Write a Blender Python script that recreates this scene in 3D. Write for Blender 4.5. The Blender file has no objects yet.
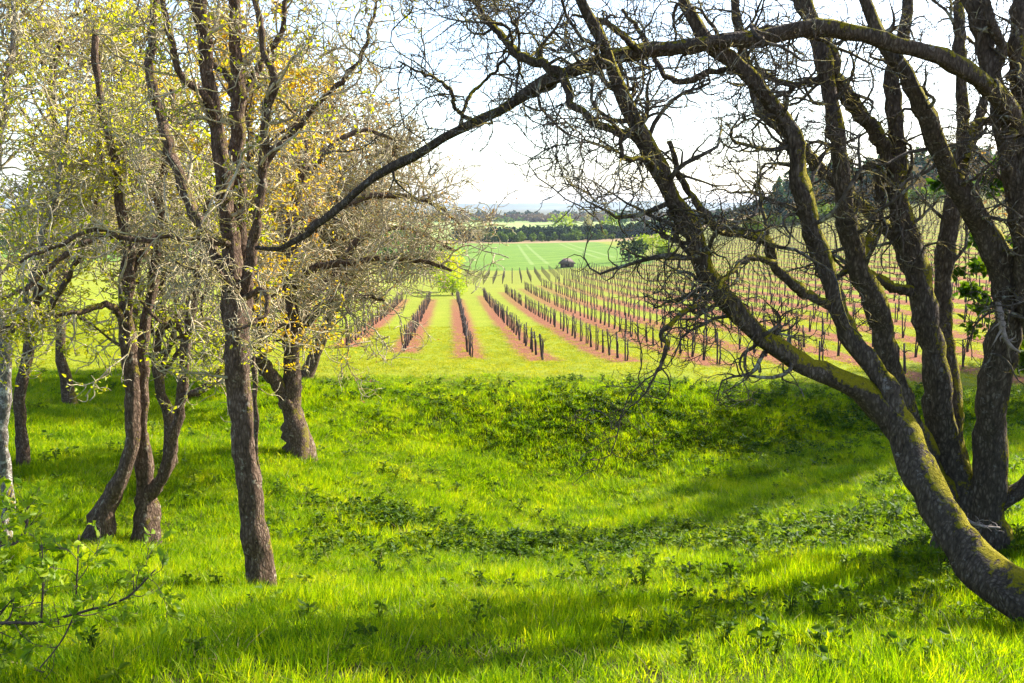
import bpy, math, random
import numpy as np
from mathutils import Vector

# ------------------------------------------------------------------ camera, sky, sun, exposure
scene = bpy.context.scene
COL = scene.collection
F = 887.0; PITCH = math.radians(8.62)
cam_d = bpy.data.cameras.new('camera'); cam = bpy.data.objects.new('camera', cam_d); COL.objects.link(cam)
cam_d.sensor_width = 36.0; cam_d.lens = 36.0*F/1024.0; cam_d.clip_start = 0.1; cam_d.clip_end = 30000
cam.location = (0, 0, 0); cam.rotation_euler = (math.pi/2-PITCH, 0, 0)
scene.camera = cam
SUN_AZ = math.radians(54); SUN_EL = math.radians(37)       # azimuth from +Y towards +X
world = bpy.data.worlds.new('World'); scene.world = world; world.use_nodes = True
wn = world.node_tree; bg = wn.nodes['Background']
sky = wn.nodes.new('ShaderNodeTexSky'); sky.sky_type = 'NISHITA'; sky.sun_disc = False
sky.sun_elevation = SUN_EL; sky.sun_rotation = SUN_AZ; sky.air_density = 1.0; sky.dust_density = 1.3; sky.ozone_density = 1.5
wn.links.new(sky.outputs[0], bg.inputs['Color']); bg.inputs['Strength'].default_value = 0.12
sd = bpy.data.lights.new('sun', 'SUN'); sd.energy = 4.9; sd.angle = math.radians(0.5); sd.color = (1.0, 0.94, 0.84)
so = bpy.data.objects.new('sun', sd); COL.objects.link(so)
SV = Vector((math.sin(SUN_AZ)*math.cos(SUN_EL), math.cos(SUN_AZ)*math.cos(SUN_EL), math.sin(SUN_EL)))
so.rotation_euler = SV.to_track_quat('Z', 'Y').to_euler()
vs = scene.view_settings; vs.view_transform = 'Standard'; vs.look = 'None'; vs.gamma = 1; vs.use_curve_mapping = False
vs.exposure = 1.7
scene.render.engine = 'CYCLES'
scene.cycles.max_bounces = 8; scene.cycles.transparent_max_bounces = 8; scene.cycles.volume_bounces = 0

# ------------------------------------------------------------------ helpers
rng = np.random.default_rng(11)
def ray(px, py):
    u = (px-512.0)/F; v = (341.5-py)/F
    c, s = math.cos(PITCH), math.sin(PITCH)
    d = np.array([u, c+v*s, -s+v*c]); return d/d[1]
def at(px, py, d): return ray(px, py)*d
def tanpy(py): return math.tan(PITCH+math.atan((py-341.5)/F))

_L = np.random.default_rng(5).random((256, 256))
def vnoise(x, y, s=0):
    x = np.asarray(x, float)+s*17.3; y = np.asarray(y, float)+s*31.7
    xi = np.floor(x).astype(int); yi = np.floor(y).astype(int); fx = x-xi; fy = y-yi
    fx = fx*fx*(3-2*fx); fy = fy*fy*(3-2*fy)
    g = lambda a, b: _L[a % 256, b % 256]
    return (g(xi, yi)*(1-fx)+g(xi+1, yi)*fx)*(1-fy)+(g(xi, yi+1)*(1-fx)+g(xi+1, yi+1)*fx)*fy
def fbm(x, y, s=0): return (vnoise(x, y, s)+.5*vnoise(2.1*x, 2.1*y, s+1)+.25*vnoise(4.3*x, 4.3*y, s+2))/1.75

YK = [-80, 0, 5, 8, 10, 13, 16, 19, 22, 25, 28, 31, 37, 45, 60, 75, 100, 130, 170, 210, 300, 480, 900, 3000, 12000]
C0 = [-1.2, -1.7, -2.75, -3.75, -4.4, -5.45, -6.6, -7.35, -7.65, -7.4, -5.9, -5.8, -6.6, -7.45, -8.4, -9.3, -10.7, -12, -13.6, -14.8, -16.5, -19, -20, -20, -20]
CB = {-.9: [-1.2, -1.7, -2.4, -3.3, -3.7, -4.2, -4.5, -4.6, -4.7, -4.7, -4.7, -4.7, -4.8, -5, -5.4, -6, -7, -8.6, -11, -13, -16, -19, -20, -20, -20],
      -.55: [-1.2, -1.7, -2.6, -3.7, -4.3, -4.9, -5.1, -5.1, -5.3, -5.4, -5.5, -5.6, -5.9, -6.2, -6.8, -7.4, -8.5, -10, -12, -13.5, -16, -19, -20, -20, -20],
      -.25: [-1.2, -1.7, -2.7, -3.8, -4.55, -5.25, -5.6, -5.75, -5.95, -5.95, -5.8, -5.85, -6.5, -7.2, -8.3, -9.3, -10.7, -12, -13.6, -14.8, -16.5, -19, -20, -20, -20],
      0: C0,
      .15: [-1.2, -1.7, -2.8, -3.8, -4.45, -5.5, -6.6, -7.25, -7.6, -7.5, -5.9, -5.8, -6.45, -7.2, -8, -8.8, -10, -11, -12, -12.5, -14, -17, -20, -20, -20],
      .3: [-1.2, -1.7, -2.75, -3.7, -4.3, -5.2, -6.1, -6.7, -7.1, -7.1, -6.0, -6.0, -6.45, -6.95, -7.5, -8.0, -8.5, -8.5, -8, -7, -4.5, 0, -6, -20, -20],
      .5: [-1.2, -1.7, -2.6, -3.5, -4.0, -4.8, -5.5, -5.85, -6.4, -6.5, -6.15, -6.2, -6.6, -6.8, -6.85, -6.7, -6, -4.6, -2.4, 0.5, 6, 14, 5, -20, -20],
      .75: [-1.2, -1.7, -2.5, -3.3, -3.8, -4.5, -5.1, -5.5, -5.9, -6.1, -6.0, -6.1, -6.4, -6.6, -6.6, -5.8, -4.9, -3.2, -.5, 3, 9, 18, 8, -20, -20],
      1.1: [-1.2, -1.7, -2.3, -3.1, -3.5, -4.1, -4.7, -5, -5.2, -5.2, -5.1, -5.1, -5.2, -5.3, -5.3, -5, -4, -2, 1, 4.5, 11, 20, 9, -20, -20]}
SS = np.linspace(np.arcsinh(-8), np.arcsinh(1200), 1200); BB = np.linspace(-.9, 1.1, 161)
_k = np.exp(-np.linspace(-2.2, 2.2, 17)**2); _k /= _k.sum()
_cols = []
for b in sorted(CB):
    z = np.interp(SS, np.arcsinh(np.array(YK)/10.0), CB[b]); zz = np.pad(z, 8, mode='edge'); _cols.append(np.convolve(zz, _k, 'valid'))
_cols = np.array(_cols)
TT = np.array([np.interp(BB, sorted(CB), _cols[:, i]) for i in range(len(SS))])
_k2 = np.exp(-np.linspace(-2, 2, 13)**2); _k2 /= _k2.sum()
TT = np.array([np.convolve(np.pad(r, 6, mode='edge'), _k2, 'valid') for r in TT])
def T(x, y):
    x = np.asarray(x, float); y = np.asarray(y, float)
    b = np.clip(x/np.maximum(y, 12.0), -.9, 1.1)
    s = np.clip((np.arcsinh(y/10)-SS[0])/(SS[1]-SS[0]), 0, len(SS)-1.001); c = np.clip((b+.9)/(BB[1]-BB[0]), 0, len(BB)-1.001)
    i = s.astype(int); j = c.astype(int); fs = s-i; fc = c-j
    z = (TT[i, j]*(1-fc)+TT[i, j+1]*fc)*(1-fs)+(TT[i+1, j]*(1-fc)+TT[i+1, j+1]*fc)*fs
    near = np.clip((30-y)/3, 0, 1)*np.clip((y+20)/10, 0, 1)
    z = z+near*((fbm(x*.5, y*.5, 3)-.5)*.35+(fbm(x*1.9, y*1.9, 4)-.5)*.14)
    gul = np.exp(-((x-.6)/3.2)**2-((y-16.2)/2.6)**2)
    z = z+gul*(fbm(x*1.6, y*1.6, 9)-.55)*.9
    far = np.clip((y-1500)/2500, 0, 1)
    return z+far*(fbm(x/900, y/900, 6)-.4)*25

def tag(o, label=None, cat=None, group=None, kind=None):
    if label: o['label'] = label
    if cat: o['category'] = cat
    if group: o['group'] = group
    if kind: o['kind'] = kind
    return o
def empty(name, loc=(0, 0, 0)):
    o = bpy.data.objects.new(name, None); COL.objects.link(o); o.location = loc; o.empty_display_size = .2; return o
def mesh_np(name, V, quads=None, tris=None, mat=None, parent=None, smooth=True, link=True, attrs=None):
    """one mesh object from numpy arrays; vertices in world space"""
    V = np.asarray(V, np.float32).reshape(-1, 3)
    if parent is not None: V = V-np.array(parent.location, np.float32)
    me = bpy.data.meshes.new(name)
    li = []; ls = []; n = 0
    if quads is not None and len(quads): q = np.asarray(quads, np.int32).reshape(-1, 4); li.append(q.ravel()); ls.append(np.arange(len(q))*4); n = len(q)*4
    if tris is not None and len(tris): t = np.asarray(tris, np.int32).reshape(-1, 3); li.append(t.ravel()); ls.append(n+np.arange(len(t))*3)
    li = np.concatenate(li).astype(np.int32); ls = np.concatenate(ls).astype(np.int32)
    me.vertices.add(len(V)); me.vertices.foreach_set('co', V.ravel())
    me.loops.add(len(li)); me.loops.foreach_set('vertex_index', li)
    me.polygons.add(len(ls)); me.polygons.foreach_set('loop_start', ls)
    me.update(calc_edges=True)
    if smooth: me.polygons.foreach_set('use_smooth', np.ones(len(ls), bool))
    if attrs:
        for k, a in attrs.items():
            at_ = me.attributes.new(k, 'FLOAT', 'POINT'); at_.data.foreach_set('value', np.asarray(a, np.float32).ravel())
    o = bpy.data.objects.new(name, me)
    if mat: me.materials.append(mat)
    if link: COL.objects.link(o)
    if parent is not None: o.parent = parent
    return o
def join(parts):
    V = []; Q = []; Tq = []; n = 0
    for v, q, t in parts:
        v = np.asarray(v).reshape(-1, 3); V.append(v)
        if q is not None and len(q): Q.append(np.asarray(q).reshape(-1, 4)+n)
        if t is not None and len(t): Tq.append(np.asarray(t).reshape(-1, 3)+n)
        n += len(v)
    return np.concatenate(V), (np.concatenate(Q) if Q else None), (np.concatenate(Tq) if Tq else None)
def nrm(a): return a/np.maximum(np.linalg.norm(a, axis=-1, keepdims=True), 1e-9)
def tubes(P, R, sides=4, lump=0.0, seed=1):
    """P (B,n,3), R (B,n) -> verts, quads, tris (tip cap)"""
    B, n, _ = P.shape
    t = np.empty_like(P); t[:, 1:-1] = P[:, 2:]-P[:, :-2]; t[:, 0] = P[:, 1]-P[:, 0]; t[:, -1] = P[:, -1]-P[:, -2]; t = nrm(t)
    ref = np.zeros((B, 3)); ref[np.arange(B), np.argmin(np.abs(t[:, 0]), 1)] = 1
    u = np.empty_like(P); u[:, 0] = nrm(np.cross(t[:, 0], ref))
    for i in range(1, n):
        w = u[:, i-1]-t[:, i]*np.sum(u[:, i-1]*t[:, i], -1, keepdims=True); u[:, i] = nrm(w)
    v = np.cross(t, u)
    a = np.arange(sides)*2*np.pi/sides
    rr = np.repeat(R[:, :, None], sides, 2)
    if lump:
        g = np.random.default_rng(seed)
        k = g.random((B, n, sides))-.5
        k = (k+np.roll(k, 1, 1)+np.roll(k, 1, 2)+np.roll(k, -1, 2))/2
        arc = np.arange(n)[None, :, None]*.25
        flute = np.cos(3*a[None, None]+arc*.7+g.random((B, 1, 1))*6)*.5+np.cos(5*a[None, None]-arc+g.random((B, 1, 1))*6)*.35
        rr = rr*(1+lump*(k*.9+flute*.45))
    V = P[:, :, None]+(u[:, :, None]*np.cos(a)[None, None, :, None]+v[:, :, None]*np.sin(a)[None, None, :, None])*rr[..., None]
    idx = np.arange(B*n*sides).reshape(B, n, sides)
    A = idx[:, :-1]; D = idx[:, 1:]
    Q = np.stack([A, np.roll(A, -1, 2), np.roll(D, -1, 2), D], -1).reshape(-1, 4)
    last = idx[:, -1]; tris = np.stack([np.repeat(last[:, :1], sides-2, 1), last[:, 1:-1], last[:, 2:]], -1).reshape(-1, 3)
    return V.reshape(-1, 3), Q, tris
def resample(pts, n):
    """Catmull-Rom through pts (m,k) -> n samples, even by arc length"""
    p = np.asarray(pts, float)
    if len(p) == 2: p = np.array([p[0], (p[0]+p[1])/2, p[1]])
    q = np.vstack([2*p[0]-p[1], p, 2*p[-1]-p[-2]]); out = []
    for i in range(1, len(q)-2):
        for s in np.linspace(0, 1, 12, endpoint=False):
            a, b, c, d = q[i-1], q[i], q[i+1], q[i+2]
            out.append(.5*((2*b)+(-a+c)*s+(2*a-5*b+4*c-d)*s*s+(-a+3*b-3*c+d)*s**3))
    out.append(p[-1]); out = np.array(out)
    L = np.concatenate([[0], np.cumsum(np.linalg.norm(np.diff(out[:, :3], axis=0), axis=1))])
    s = np.linspace(0, L[-1], n)
    return np.stack([np.interp(s, L, out[:, k]) for k in range(out.shape[1])], 1)
def sprout(P, R, K, length, ang, n, wig, trop, t0, t1, rs, rmin, g, weights=None, trop_vec=(0, 0, 1), cap=9.0):
    B, m, _ = P.shape
    seg = np.linalg.norm(np.diff(P, axis=1), axis=-1); L = seg.sum(1)
    w = L*(1 if weights is None else weights); w = w/w.sum()
    pi = g.choice(B, K, p=w); t = t0+(t1-t0)*g.random(K); f = t*(m-1); i = np.minimum(f.astype(int), m-2); fr = (f-i)[:, None]
    base = P[pi, i]*(1-fr)+P[pi, i+1]*fr; tan = nrm(P[pi, i+1]-P[pi, i])
    pr = (R[pi, i]*(1-fr[:, 0])+R[pi, i+1]*fr[:, 0])
    rnd = nrm(g.normal(size=(K, 3))); perp = nrm(np.cross(tan, rnd)); a = np.radians(ang[0]+(ang[1]-ang[0])*g.random(K))[:, None]
    d = nrm(tan*np.cos(a)+perp*np.sin(a))
    ln = (length[0]+(length[1]-length[0])*g.random(K)**1.4)*(1-.35*t)
    st = (ln/(n-1))[:, None]; out = np.empty((K, n, 3)); out[:, 0] = base
    curl = g.normal(size=(K, 3))*wig*.5; tv = np.array(trop_vec)
    for k in range(1, n):
        out[:, k] = out[:, k-1]+d*st
        curl = curl*.5+g.normal(size=(K, 3))*wig
        d = nrm(d+curl+tv*trop)
    r0 = np.clip(np.minimum(pr*rs, cap), rmin, None); r0 = np.minimum(r0, np.maximum(pr*.8, rmin))
    RR = r0[:, None]*np.linspace(1, .0, n)[None]**.8; RR = np.maximum(RR, rmin*.75)
    return out, RR
def leaf_mesh(pos, dr, size, g, fold=.35):
    """pointed leaves: 6 verts each, folded along the midrib"""
    K = len(pos); d = nrm(dr); s = nrm(np.cross(d, nrm(g.normal(size=(K, 3))))); nn = np.cross(d, s)
    size = np.broadcast_to(size, (K,))[:, None]
    b = pos; tip = pos+d*size+nn*size*(-.15)
    m1 = pos+d*size*.35; m2 = pos+d*size*.7
    l1 = m1+s*size*.30+nn*size*.12*fold/.35; r1 = m1-s*size*.30+nn*size*.12*fold/.35
    l2 = m2+s*size*.20+nn*size*.05; r2 = m2-s*size*.20+nn*size*.05
    V = np.stack([b, l1, l2, tip, r2, r1], 1).reshape(-1, 3); o = (np.arange(K)*6)[:, None]
    Q = np.concatenate([o+np.array([0, 1, 2, 3]), o+np.array([0, 3, 4, 5])])
    return V, Q, None

# ------------------------------------------------------------------ materials
def newmat(name):
    m = bpy.data.materials.new(name); m.use_nodes = True; nt = m.node_tree
    return m, nt, nt.nodes['Principled BSDF'], nt.nodes['Material Output']
def ramp(nt, fac, stops):
    r = nt.nodes.new('ShaderNodeValToRGB'); e = r.color_ramp.elements
    while len(e) < len(stops): e.new(.5)
    for el, (p, c) in zip(e, stops): el.position = p; el.color = (*c, 1)
    nt.links.new(fac, r.inputs[0]); return r.outputs[0]
def noise(nt, scale, detail=4, rough=.6, vec=None, dim='3D'):
    n = nt.nodes.new('ShaderNodeTexNoise'); n.inputs['Scale'].default_value = scale; n.inputs['Detail'].default_value = detail; n.inputs['Roughness'].default_value = rough
    if vec is not None: nt.links.new(vec, n.inputs['Vector'])
    return n.outputs['Fac']
def wpos(nt): return nt.nodes.new('ShaderNodeNewGeometry').outputs['Position']
def mathn(nt, op, a, b=None, c=None):
    n = nt.nodes.new('ShaderNodeMath'); n.operation = op
    for k, v in enumerate((a, b, c)):
        if v is None: continue
        if isinstance(v, (int, float)): n.inputs[k].default_value = v
        else: nt.links.new(v, n.inputs[k])
    return n.outputs[0]
def mixc(nt, fac, a, b, mode='MIX'):
    n = nt.nodes.new('ShaderNodeMix'); n.data_type = 'RGBA'; n.blend_type = mode
    for s, v in ((n.inputs[0], fac), (n.inputs[6], a), (n.inputs[7], b)):
        if isinstance(v, (int, float)): s.default_value = v
        elif isinstance(v, tuple): s.default_value = (*v, 1)
        else: nt.links.new(v, s)
    return n.outputs[2]
def rgb3(c): return tuple(c)
def leafy(name, stops, trans=.5, nscale=1.2, tint=1.6, spec=.25, rough=.5):
    """diffuse + translucent foliage with colour that varies from leaf to leaf and patch to patch"""
    m, nt, p, out = newmat(name)
    geo = nt.nodes.new('ShaderNodeNewGeometry'); oi = nt.nodes.new('ShaderNodeObjectInfo')
    f1 = noise(nt, nscale, 3, .6, geo.outputs['Position'])
    f = mathn(nt, 'ADD', mathn(nt, 'MULTIPLY', f1, .9), mathn(nt, 'MULTIPLY', geo.outputs['Random Per Island'], .42))
    f = mathn(nt, 'ADD', f, mathn(nt, 'MULTIPLY', mathn(nt, 'SUBTRACT', oi.outputs['Random'], .5), .35))
    c = ramp(nt, mathn(nt, 'SUBTRACT', f, .155), stops)
    nt.links.new(c, p.inputs['Base Color']); p.inputs['Roughness'].default_value = rough; p.inputs['Specular IOR Level'].default_value = spec
    tr = nt.nodes.new('ShaderNodeBsdfTranslucent'); mx = nt.nodes.new('ShaderNodeMixShader'); mx.inputs[0].default_value = trans
    tc = mixc(nt, 1.0, c, (1.0, .93, .3), 'MULTIPLY')
    sc = nt.nodes.new('ShaderNodeVectorMath'); sc.operation = 'SCALE'; nt.links.new(tc, sc.inputs[0]); sc.inputs['Scale'].default_value = tint
    nt.links.new(sc.outputs[0], tr.inputs['Color'])
    nt.links.new(p.outputs[0], mx.inputs[1]); nt.links.new(tr.outputs[0], mx.inputs[2]); nt.links.new(mx.outputs[0], out.inputs['Surface'])
    return m
def bark(name, dark, mid, light, lichen=.45, moss=0.5, mosscol=(.26, .22, .015), scale=1.0, lichcol=(.42, .42, .33)):
    m, nt, p, out = newmat(name)
    geo = nt.nodes.new('ShaderNodeNewGeometry'); pos = geo.outputs['Position']
    mp = nt.nodes.new('ShaderNodeMapping'); mp.inputs['Scale'].default_value = (1, 1, .35); nt.links.new(pos, mp.inputs[0])
    f1 = noise(nt, 22*scale, 6, .7, mp.outputs[0]); vo = nt.nodes.new('ShaderNodeTexVoronoi'); vo.feature = 'DISTANCE_TO_EDGE'; vo.inputs['Scale'].default_value = 30*scale; nt.links.new(mp.outputs[0], vo.inputs['Vector'])
    crack = mathn(nt, 'MINIMUM', mathn(nt, 'MULTIPLY', vo.outputs['Distance'], 4), 1.0)
    f = mathn(nt, 'MULTIPLY', f1, mathn(nt, 'ADD', mathn(nt, 'MULTIPLY', crack, .34), .70))
    c = ramp(nt, f, [(.2, dark), (.48, mid), (.75, light)])
    fl = noise(nt, 9*scale, 5, .75, pos); lm = ramp(nt, fl, [(1-lichen-.03, (0, 0, 0)), (1-lichen+.05, (1, 1, 1))])
    c = mixc(nt, lm, c, lichcol)
    sx = nt.nodes.new('ShaderNodeSeparateXYZ'); nt.links.new(geo.outputs['Normal'], sx.inputs[0])
    fm = noise(nt, 3.2*scale, 5, .7, pos)
    mm = mathn(nt, 'ADD', mathn(nt, 'MULTIPLY', sx.outputs[2], .55), mathn(nt, 'MULTIPLY', mathn(nt, 'SUBTRACT', fm, .5), 2.2))
    mm = mathn(nt, 'ADD', mm, mathn(nt, 'MULTIPLY', sx.outputs[0], .38))
    mm = mathn(nt, 'ADD', mm, mathn(nt, 'MULTIPLY', mathn(nt, 'SUBTRACT', noise(nt, 26*scale, 4, .7, pos), .5), 1.3))
    mmask = mathn(nt, 'MULTIPLY', mathn(nt, 'SUBTRACT', mm, .62-moss*.55), 5.0); mmask.node.use_clamp = True
    mc = mixc(nt, noise(nt, 60, 2, .5, pos), tuple(v*.45 for v in mosscol), tuple(min(1, v*1.5) for v in mosscol))
    c = mixc(nt, mmask, c, mc)
    nt.links.new(c, p.inputs['Base Color']); p.inputs['Roughness'].default_value = .95; p.inputs['Specular IOR Level'].default_value = .15
    bp = nt.nodes.new('ShaderNodeBump'); bp.inputs['Strength'].default_value = .9; bp.inputs['Distance'].default_value = .05
    nt.links.new(mathn(nt, 'ADD', f, mathn(nt, 'MULTIPLY', mathn(nt, 'MULTIPLY', mmask, noise(nt, 80, 3, .7, pos)), .5)), bp.inputs['Height']); nt.links.new(bp.outputs[0], p.inputs['Normal'])
    return m
M = {}
M['grass'] = leafy('meadow_grass', [(.17, (.032, .095, .002)), (.42, (.14, .26, .002)), (.68, (.29, .39, .002)), (1, (.47, .44, .02))], trans=.58, nscale=.8, tint=1.6, spec=.08)
M['lawn'] = leafy('mown_grass', [(.2, (.12, .18, .003)), (.5, (.27, .30, .004)), (.85, (.40, .36, .02))], trans=.5, nscale=.6, tint=1.45, spec=.08)
M['straw'] = leafy('dry_grass', [(.2, (.25, .20, .07)), (.8, (.5, .42, .2))], trans=.4, nscale=.8, tint=1.2, spec=.1)
M['weed'] = leafy('weed_leaf', [(.2, (.03, .075, .006)), (.6, (.11, .18, .006)), (1, (.26, .31, .02))], trans=.45, nscale=1.5, tint=1.4, spec=.15, rough=.6)
M['bramble'] = leafy('shade_bramble_leaf', [(.2, (.02, .055, .003)), (.6, (.06, .12, .004)), (1, (.15, .22, .008))], trans=.3, nscale=1.5, tint=1.3, spec=.12, rough=.6)  # dark leaf colour, doubles as painted shade along the bank rim
M['leaf_yellow'] = leafy('young_yellow_leaf', [(.2, (.28, .34, .01)), (.55, (.48, .48, .015)), (1, (.68, .54, .05))], trans=.55, tint=1.4)
M['leaf_gold'] = leafy('gold_leaf', [(.2, (.38, .34, .012)), (.55, (.58, .43, .02)), (1, (.62, .30, .06))], trans=.5, tint=1.3)
M['leaf_rust'] = leafy('rust_bud', [(.2, (.30, .15, .05)), (.6, (.42, .22, .10)), (1, (.5, .36, .16))], trans=.4, tint=1.2)
M['leaf_green'] = leafy('shrub_leaf', [(.2, (.16, .27, .008)), (.5, (.30, .40, .01)), (1, (.48, .50, .03))], trans=.55, tint=1.5, nscale=4, spec=.4)
M['bark_mossy'] = bark('mossy_oak_bark', (.018, .013, .009), (.085, .062, .046), (.24, .19, .15), lichen=.36, moss=.66, mosscol=(.24, .20, .006), lichcol=(.22, .20, .18))
M['bark_grey'] = bark('grey_oak_bark', (.025, .016, .010), (.13, .082, .055), (.32, .23, .17), lichen=.39, moss=.22, mosscol=(.22, .18, .02), lichcol=(.34, .29, .21))
M['bark_pale'] = bark('pale_bark', (.06, .045, .04), (.2, .17, .14), (.42, .38, .33), lichen=.45, moss=.2, lichcol=(.45, .43, .37))
M['twig_dark'] = bark('dark_twig', (.03, .022, .016), (.09, .07, .055), (.2, .17, .14), lichen=.42, moss=.35, mosscol=(.24, .19, .02), scale=.5, lichcol=(.30, .29, .22))
M['twig_lichen'] = bark('lichen_twig', (.10, .065, .04), (.34, .25, .16), (.6, .50, .34), lichen=.55, moss=.25, mosscol=(.30, .26, .04), scale=.5, lichcol=(.50, .42, .27))

def simple(name, stops, scale, rough=.9, bump=.4, dist=.02, detail=5):
    m, nt, p, out = newmat(name); f = noise(nt, scale, detail, .65, wpos(nt)); nt.links.new(ramp(nt, f, stops), p.inputs['Base Color'])
    p.inputs['Roughness'].default_value = rough; b = nt.nodes.new('ShaderNodeBump'); b.inputs['Strength'].default_value = bump; b.inputs['Distance'].default_value = dist
    nt.links.new(f, b.inputs['Height']); nt.links.new(b.outputs[0], p.inputs['Normal']); return m
M['stake'] = simple('weathered_stake', [(.3, (.018, .013, .012)), (.7, (.06, .045, .04))], 30)
M['vine'] = simple('vine_bark', [(.3, (.03, .02, .016)), (.7, (.12, .08, .06))], 40)
M['dead'] = simple('bleached_wood', [(.3, (.10, .075, .06)), (.7, (.30, .24, .20))], 25)
M['shed_wall'] = simple('shed_boards', [(.3, (.05, .035, .03)), (.7, (.12, .09, .07))], 8)
M['shed_roof'] = simple('shed_roof', [(.3, (.10, .07, .05)), (.7, (.2, .14, .11))], 3)

# ------------------------------------------------------------------ ground
ROW0, SP, KX = .9, 3.3, .07            # vineyard rows: u = x + KX*y, row k at u = ROW0 + SP*k
def row_near(k): return 41.5-2.0*k if k >= 0 else 41.5-3.2*k
def row_far(k): return 106+8.0*max(k, 0)
def row_near_a(k): return np.maximum(np.where(k >= 0, 41.5-2.0*k, 41.5-3.2*k), 27.5)
ys = np.concatenate([np.arange(-70, 0, 2.5), np.arange(0, 34, .22), np.arange(34, 60, .5), np.geomspace(60, 12000, 190)])
xh = np.concatenate([np.arange(0, 22, .25), np.arange(22, 40, .8), np.geomspace(40, 9000, 95)])
xs = np.concatenate([-xh[:0:-1], xh])
X, Y = np.meshgrid(xs, ys); Z = T(X, Y)
# pull the sheet's sides with depth so that the near part is fine and the far part is wide
V = np.stack([X, Y, Z], -1).reshape(-1, 3); nx = len(xs); ny = len(ys)
I = np.arange(nx*ny).reshape(ny, nx); Q = np.stack([I[:-1, :-1], I[:-1, 1:], I[1:, 1:], I[1:, :-1]], -1).reshape(-1, 4)
mg, nt, p, out = newmat('ground_cover')
pos = wpos(nt); sp = nt.nodes.new('ShaderNodeSeparateXYZ'); nt.links.new(pos, sp.inputs[0]); gx, gy = sp.outputs[0], sp.outputs[1]
n1 = noise(nt, .35, 5, .65, pos); n2 = noise(nt, 3.5, 5, .7, pos); n3 = noise(nt, 16, 4, .7, pos)
def step(nt, v, e, w):                 # 0..1 ramp centred on e
    r = mathn(nt, 'ADD', mathn(nt, 'DIVIDE', mathn(nt, 'SUBTRACT', v, e), w), .5); r.node.use_clamp = True; return r
wob = mathn(nt, 'MULTIPLY', mathn(nt, 'SUBTRACT', n2, .5), 2.0)
soilbase = mixc(nt, n3, (.022, .020, .010), (.07, .075, .02))                 # under the long grass
lawn = ramp(nt, mathn(nt, 'ADD', mathn(nt, 'MULTIPLY', n1, .45), mathn(nt, 'MULTIPLY', n3, .55)), [(.25, (.10, .14, .006)), (.5, (.20, .235, .01)), (.8, (.32, .30, .035))])
yw = mathn(nt, 'ADD', gy, wob)
c = mixc(nt, step(nt, yw, 29.5, 2.0), soilbase, lawn)
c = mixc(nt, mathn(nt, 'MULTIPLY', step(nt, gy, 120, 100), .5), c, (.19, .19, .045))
u = mathn(nt, 'ADD', gx, mathn(nt, 'MULTIPLY', gy, KX))
kk = mathn(nt, 'DIVIDE', mathn(nt, 'SUBTRACT', u, ROW0), SP); kr = mathn(nt, 'ROUND', kk)
du = mathn(nt, 'MULTIPLY', mathn(nt, 'ABSOLUTE', mathn(nt, 'SUBTRACT', kk, kr)), SP)
dus = mathn(nt, 'ADD', du, mathn(nt, 'MULTIPLY', mathn(nt, 'SUBTRACT', noise(nt, 1.6, 5, .75, pos), .5), 1.5))
strip = mathn(nt, 'SUBTRACT', 1, step(nt, dus, .82, .5))
yn = mathn(nt, 'MAXIMUM', mathn(nt, 'SUBTRACT', 41.5, mathn(nt, 'ADD', mathn(nt, 'MULTIPLY', mathn(nt, 'MAXIMUM', kr, 0), 2.0), mathn(nt, 'MULTIPLY', mathn(nt, 'MINIMUM', kr, 0), 3.2))), 27.5)
yf = mathn(nt, 'ADD', 106, mathn(nt, 'MULTIPLY', mathn(nt, 'MAXIMUM', kr, 0), 8.0))
strip = mathn(nt, 'MULTIPLY', strip, step(nt, mathn(nt, 'SUBTRACT', gy, yn), -1.0, 1.5))
strip = mathn(nt, 'MULTIPLY', strip, mathn(nt, 'SUBTRACT', 1, step(nt, mathn(nt, 'SUBTRACT', gy, yf), 1, 3)))
strip = mathn(nt, 'MULTIPLY', strip, step(nt, kk, -2.5, .2))
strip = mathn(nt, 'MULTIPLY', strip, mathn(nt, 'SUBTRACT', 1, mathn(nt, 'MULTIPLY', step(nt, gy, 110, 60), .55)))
soil = ramp(nt, n3, [(.3, (.07, .024, .012)), (.5, (.21, .078, .036)), (.72, (.40, .19, .10))])
c = mixc(nt, strip, c, soil)
# farmland beyond
bn = mathn(nt, 'DIVIDE', gx, mathn(nt, 'MAXIMUM', gy, 1))
fm_ = noise(nt, .02, 4, .6, pos); fine = noise(nt, .25, 4, .7, pos)
stretch = nt.nodes.new('ShaderNodeMapping'); stretch.inputs['Scale'].default_value = (.012, .12, 1); nt.links.new(pos, stretch.inputs[0])
drill = noise(nt, 1, 4, .6, stretch.outputs[0])
crop = ramp(nt, mathn(nt, 'ADD', mathn(nt, 'MULTIPLY', drill, .6), mathn(nt, 'MULTIPLY', fine, .4)), [(.3, (.065, .135, .015)), (.5, (.11, .19, .022)), (.75, (.18, .25, .04))])
right = mathn(nt, 'ADD', .155, mathn(nt, 'MULTIPLY', mathn(nt, 'SUBTRACT', gy, 210), -.00026))
infield = mathn(nt, 'MULTIPLY', step(nt, mathn(nt, 'ADD', gy, mathn(nt, 'MULTIPLY', bn, 90)), 205, 4), mathn(nt, 'SUBTRACT', 1, step(nt, mathn(nt, 'SUBTRACT', bn, right), 0, .006)))
c = mixc(nt, infield, c, crop)
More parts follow.
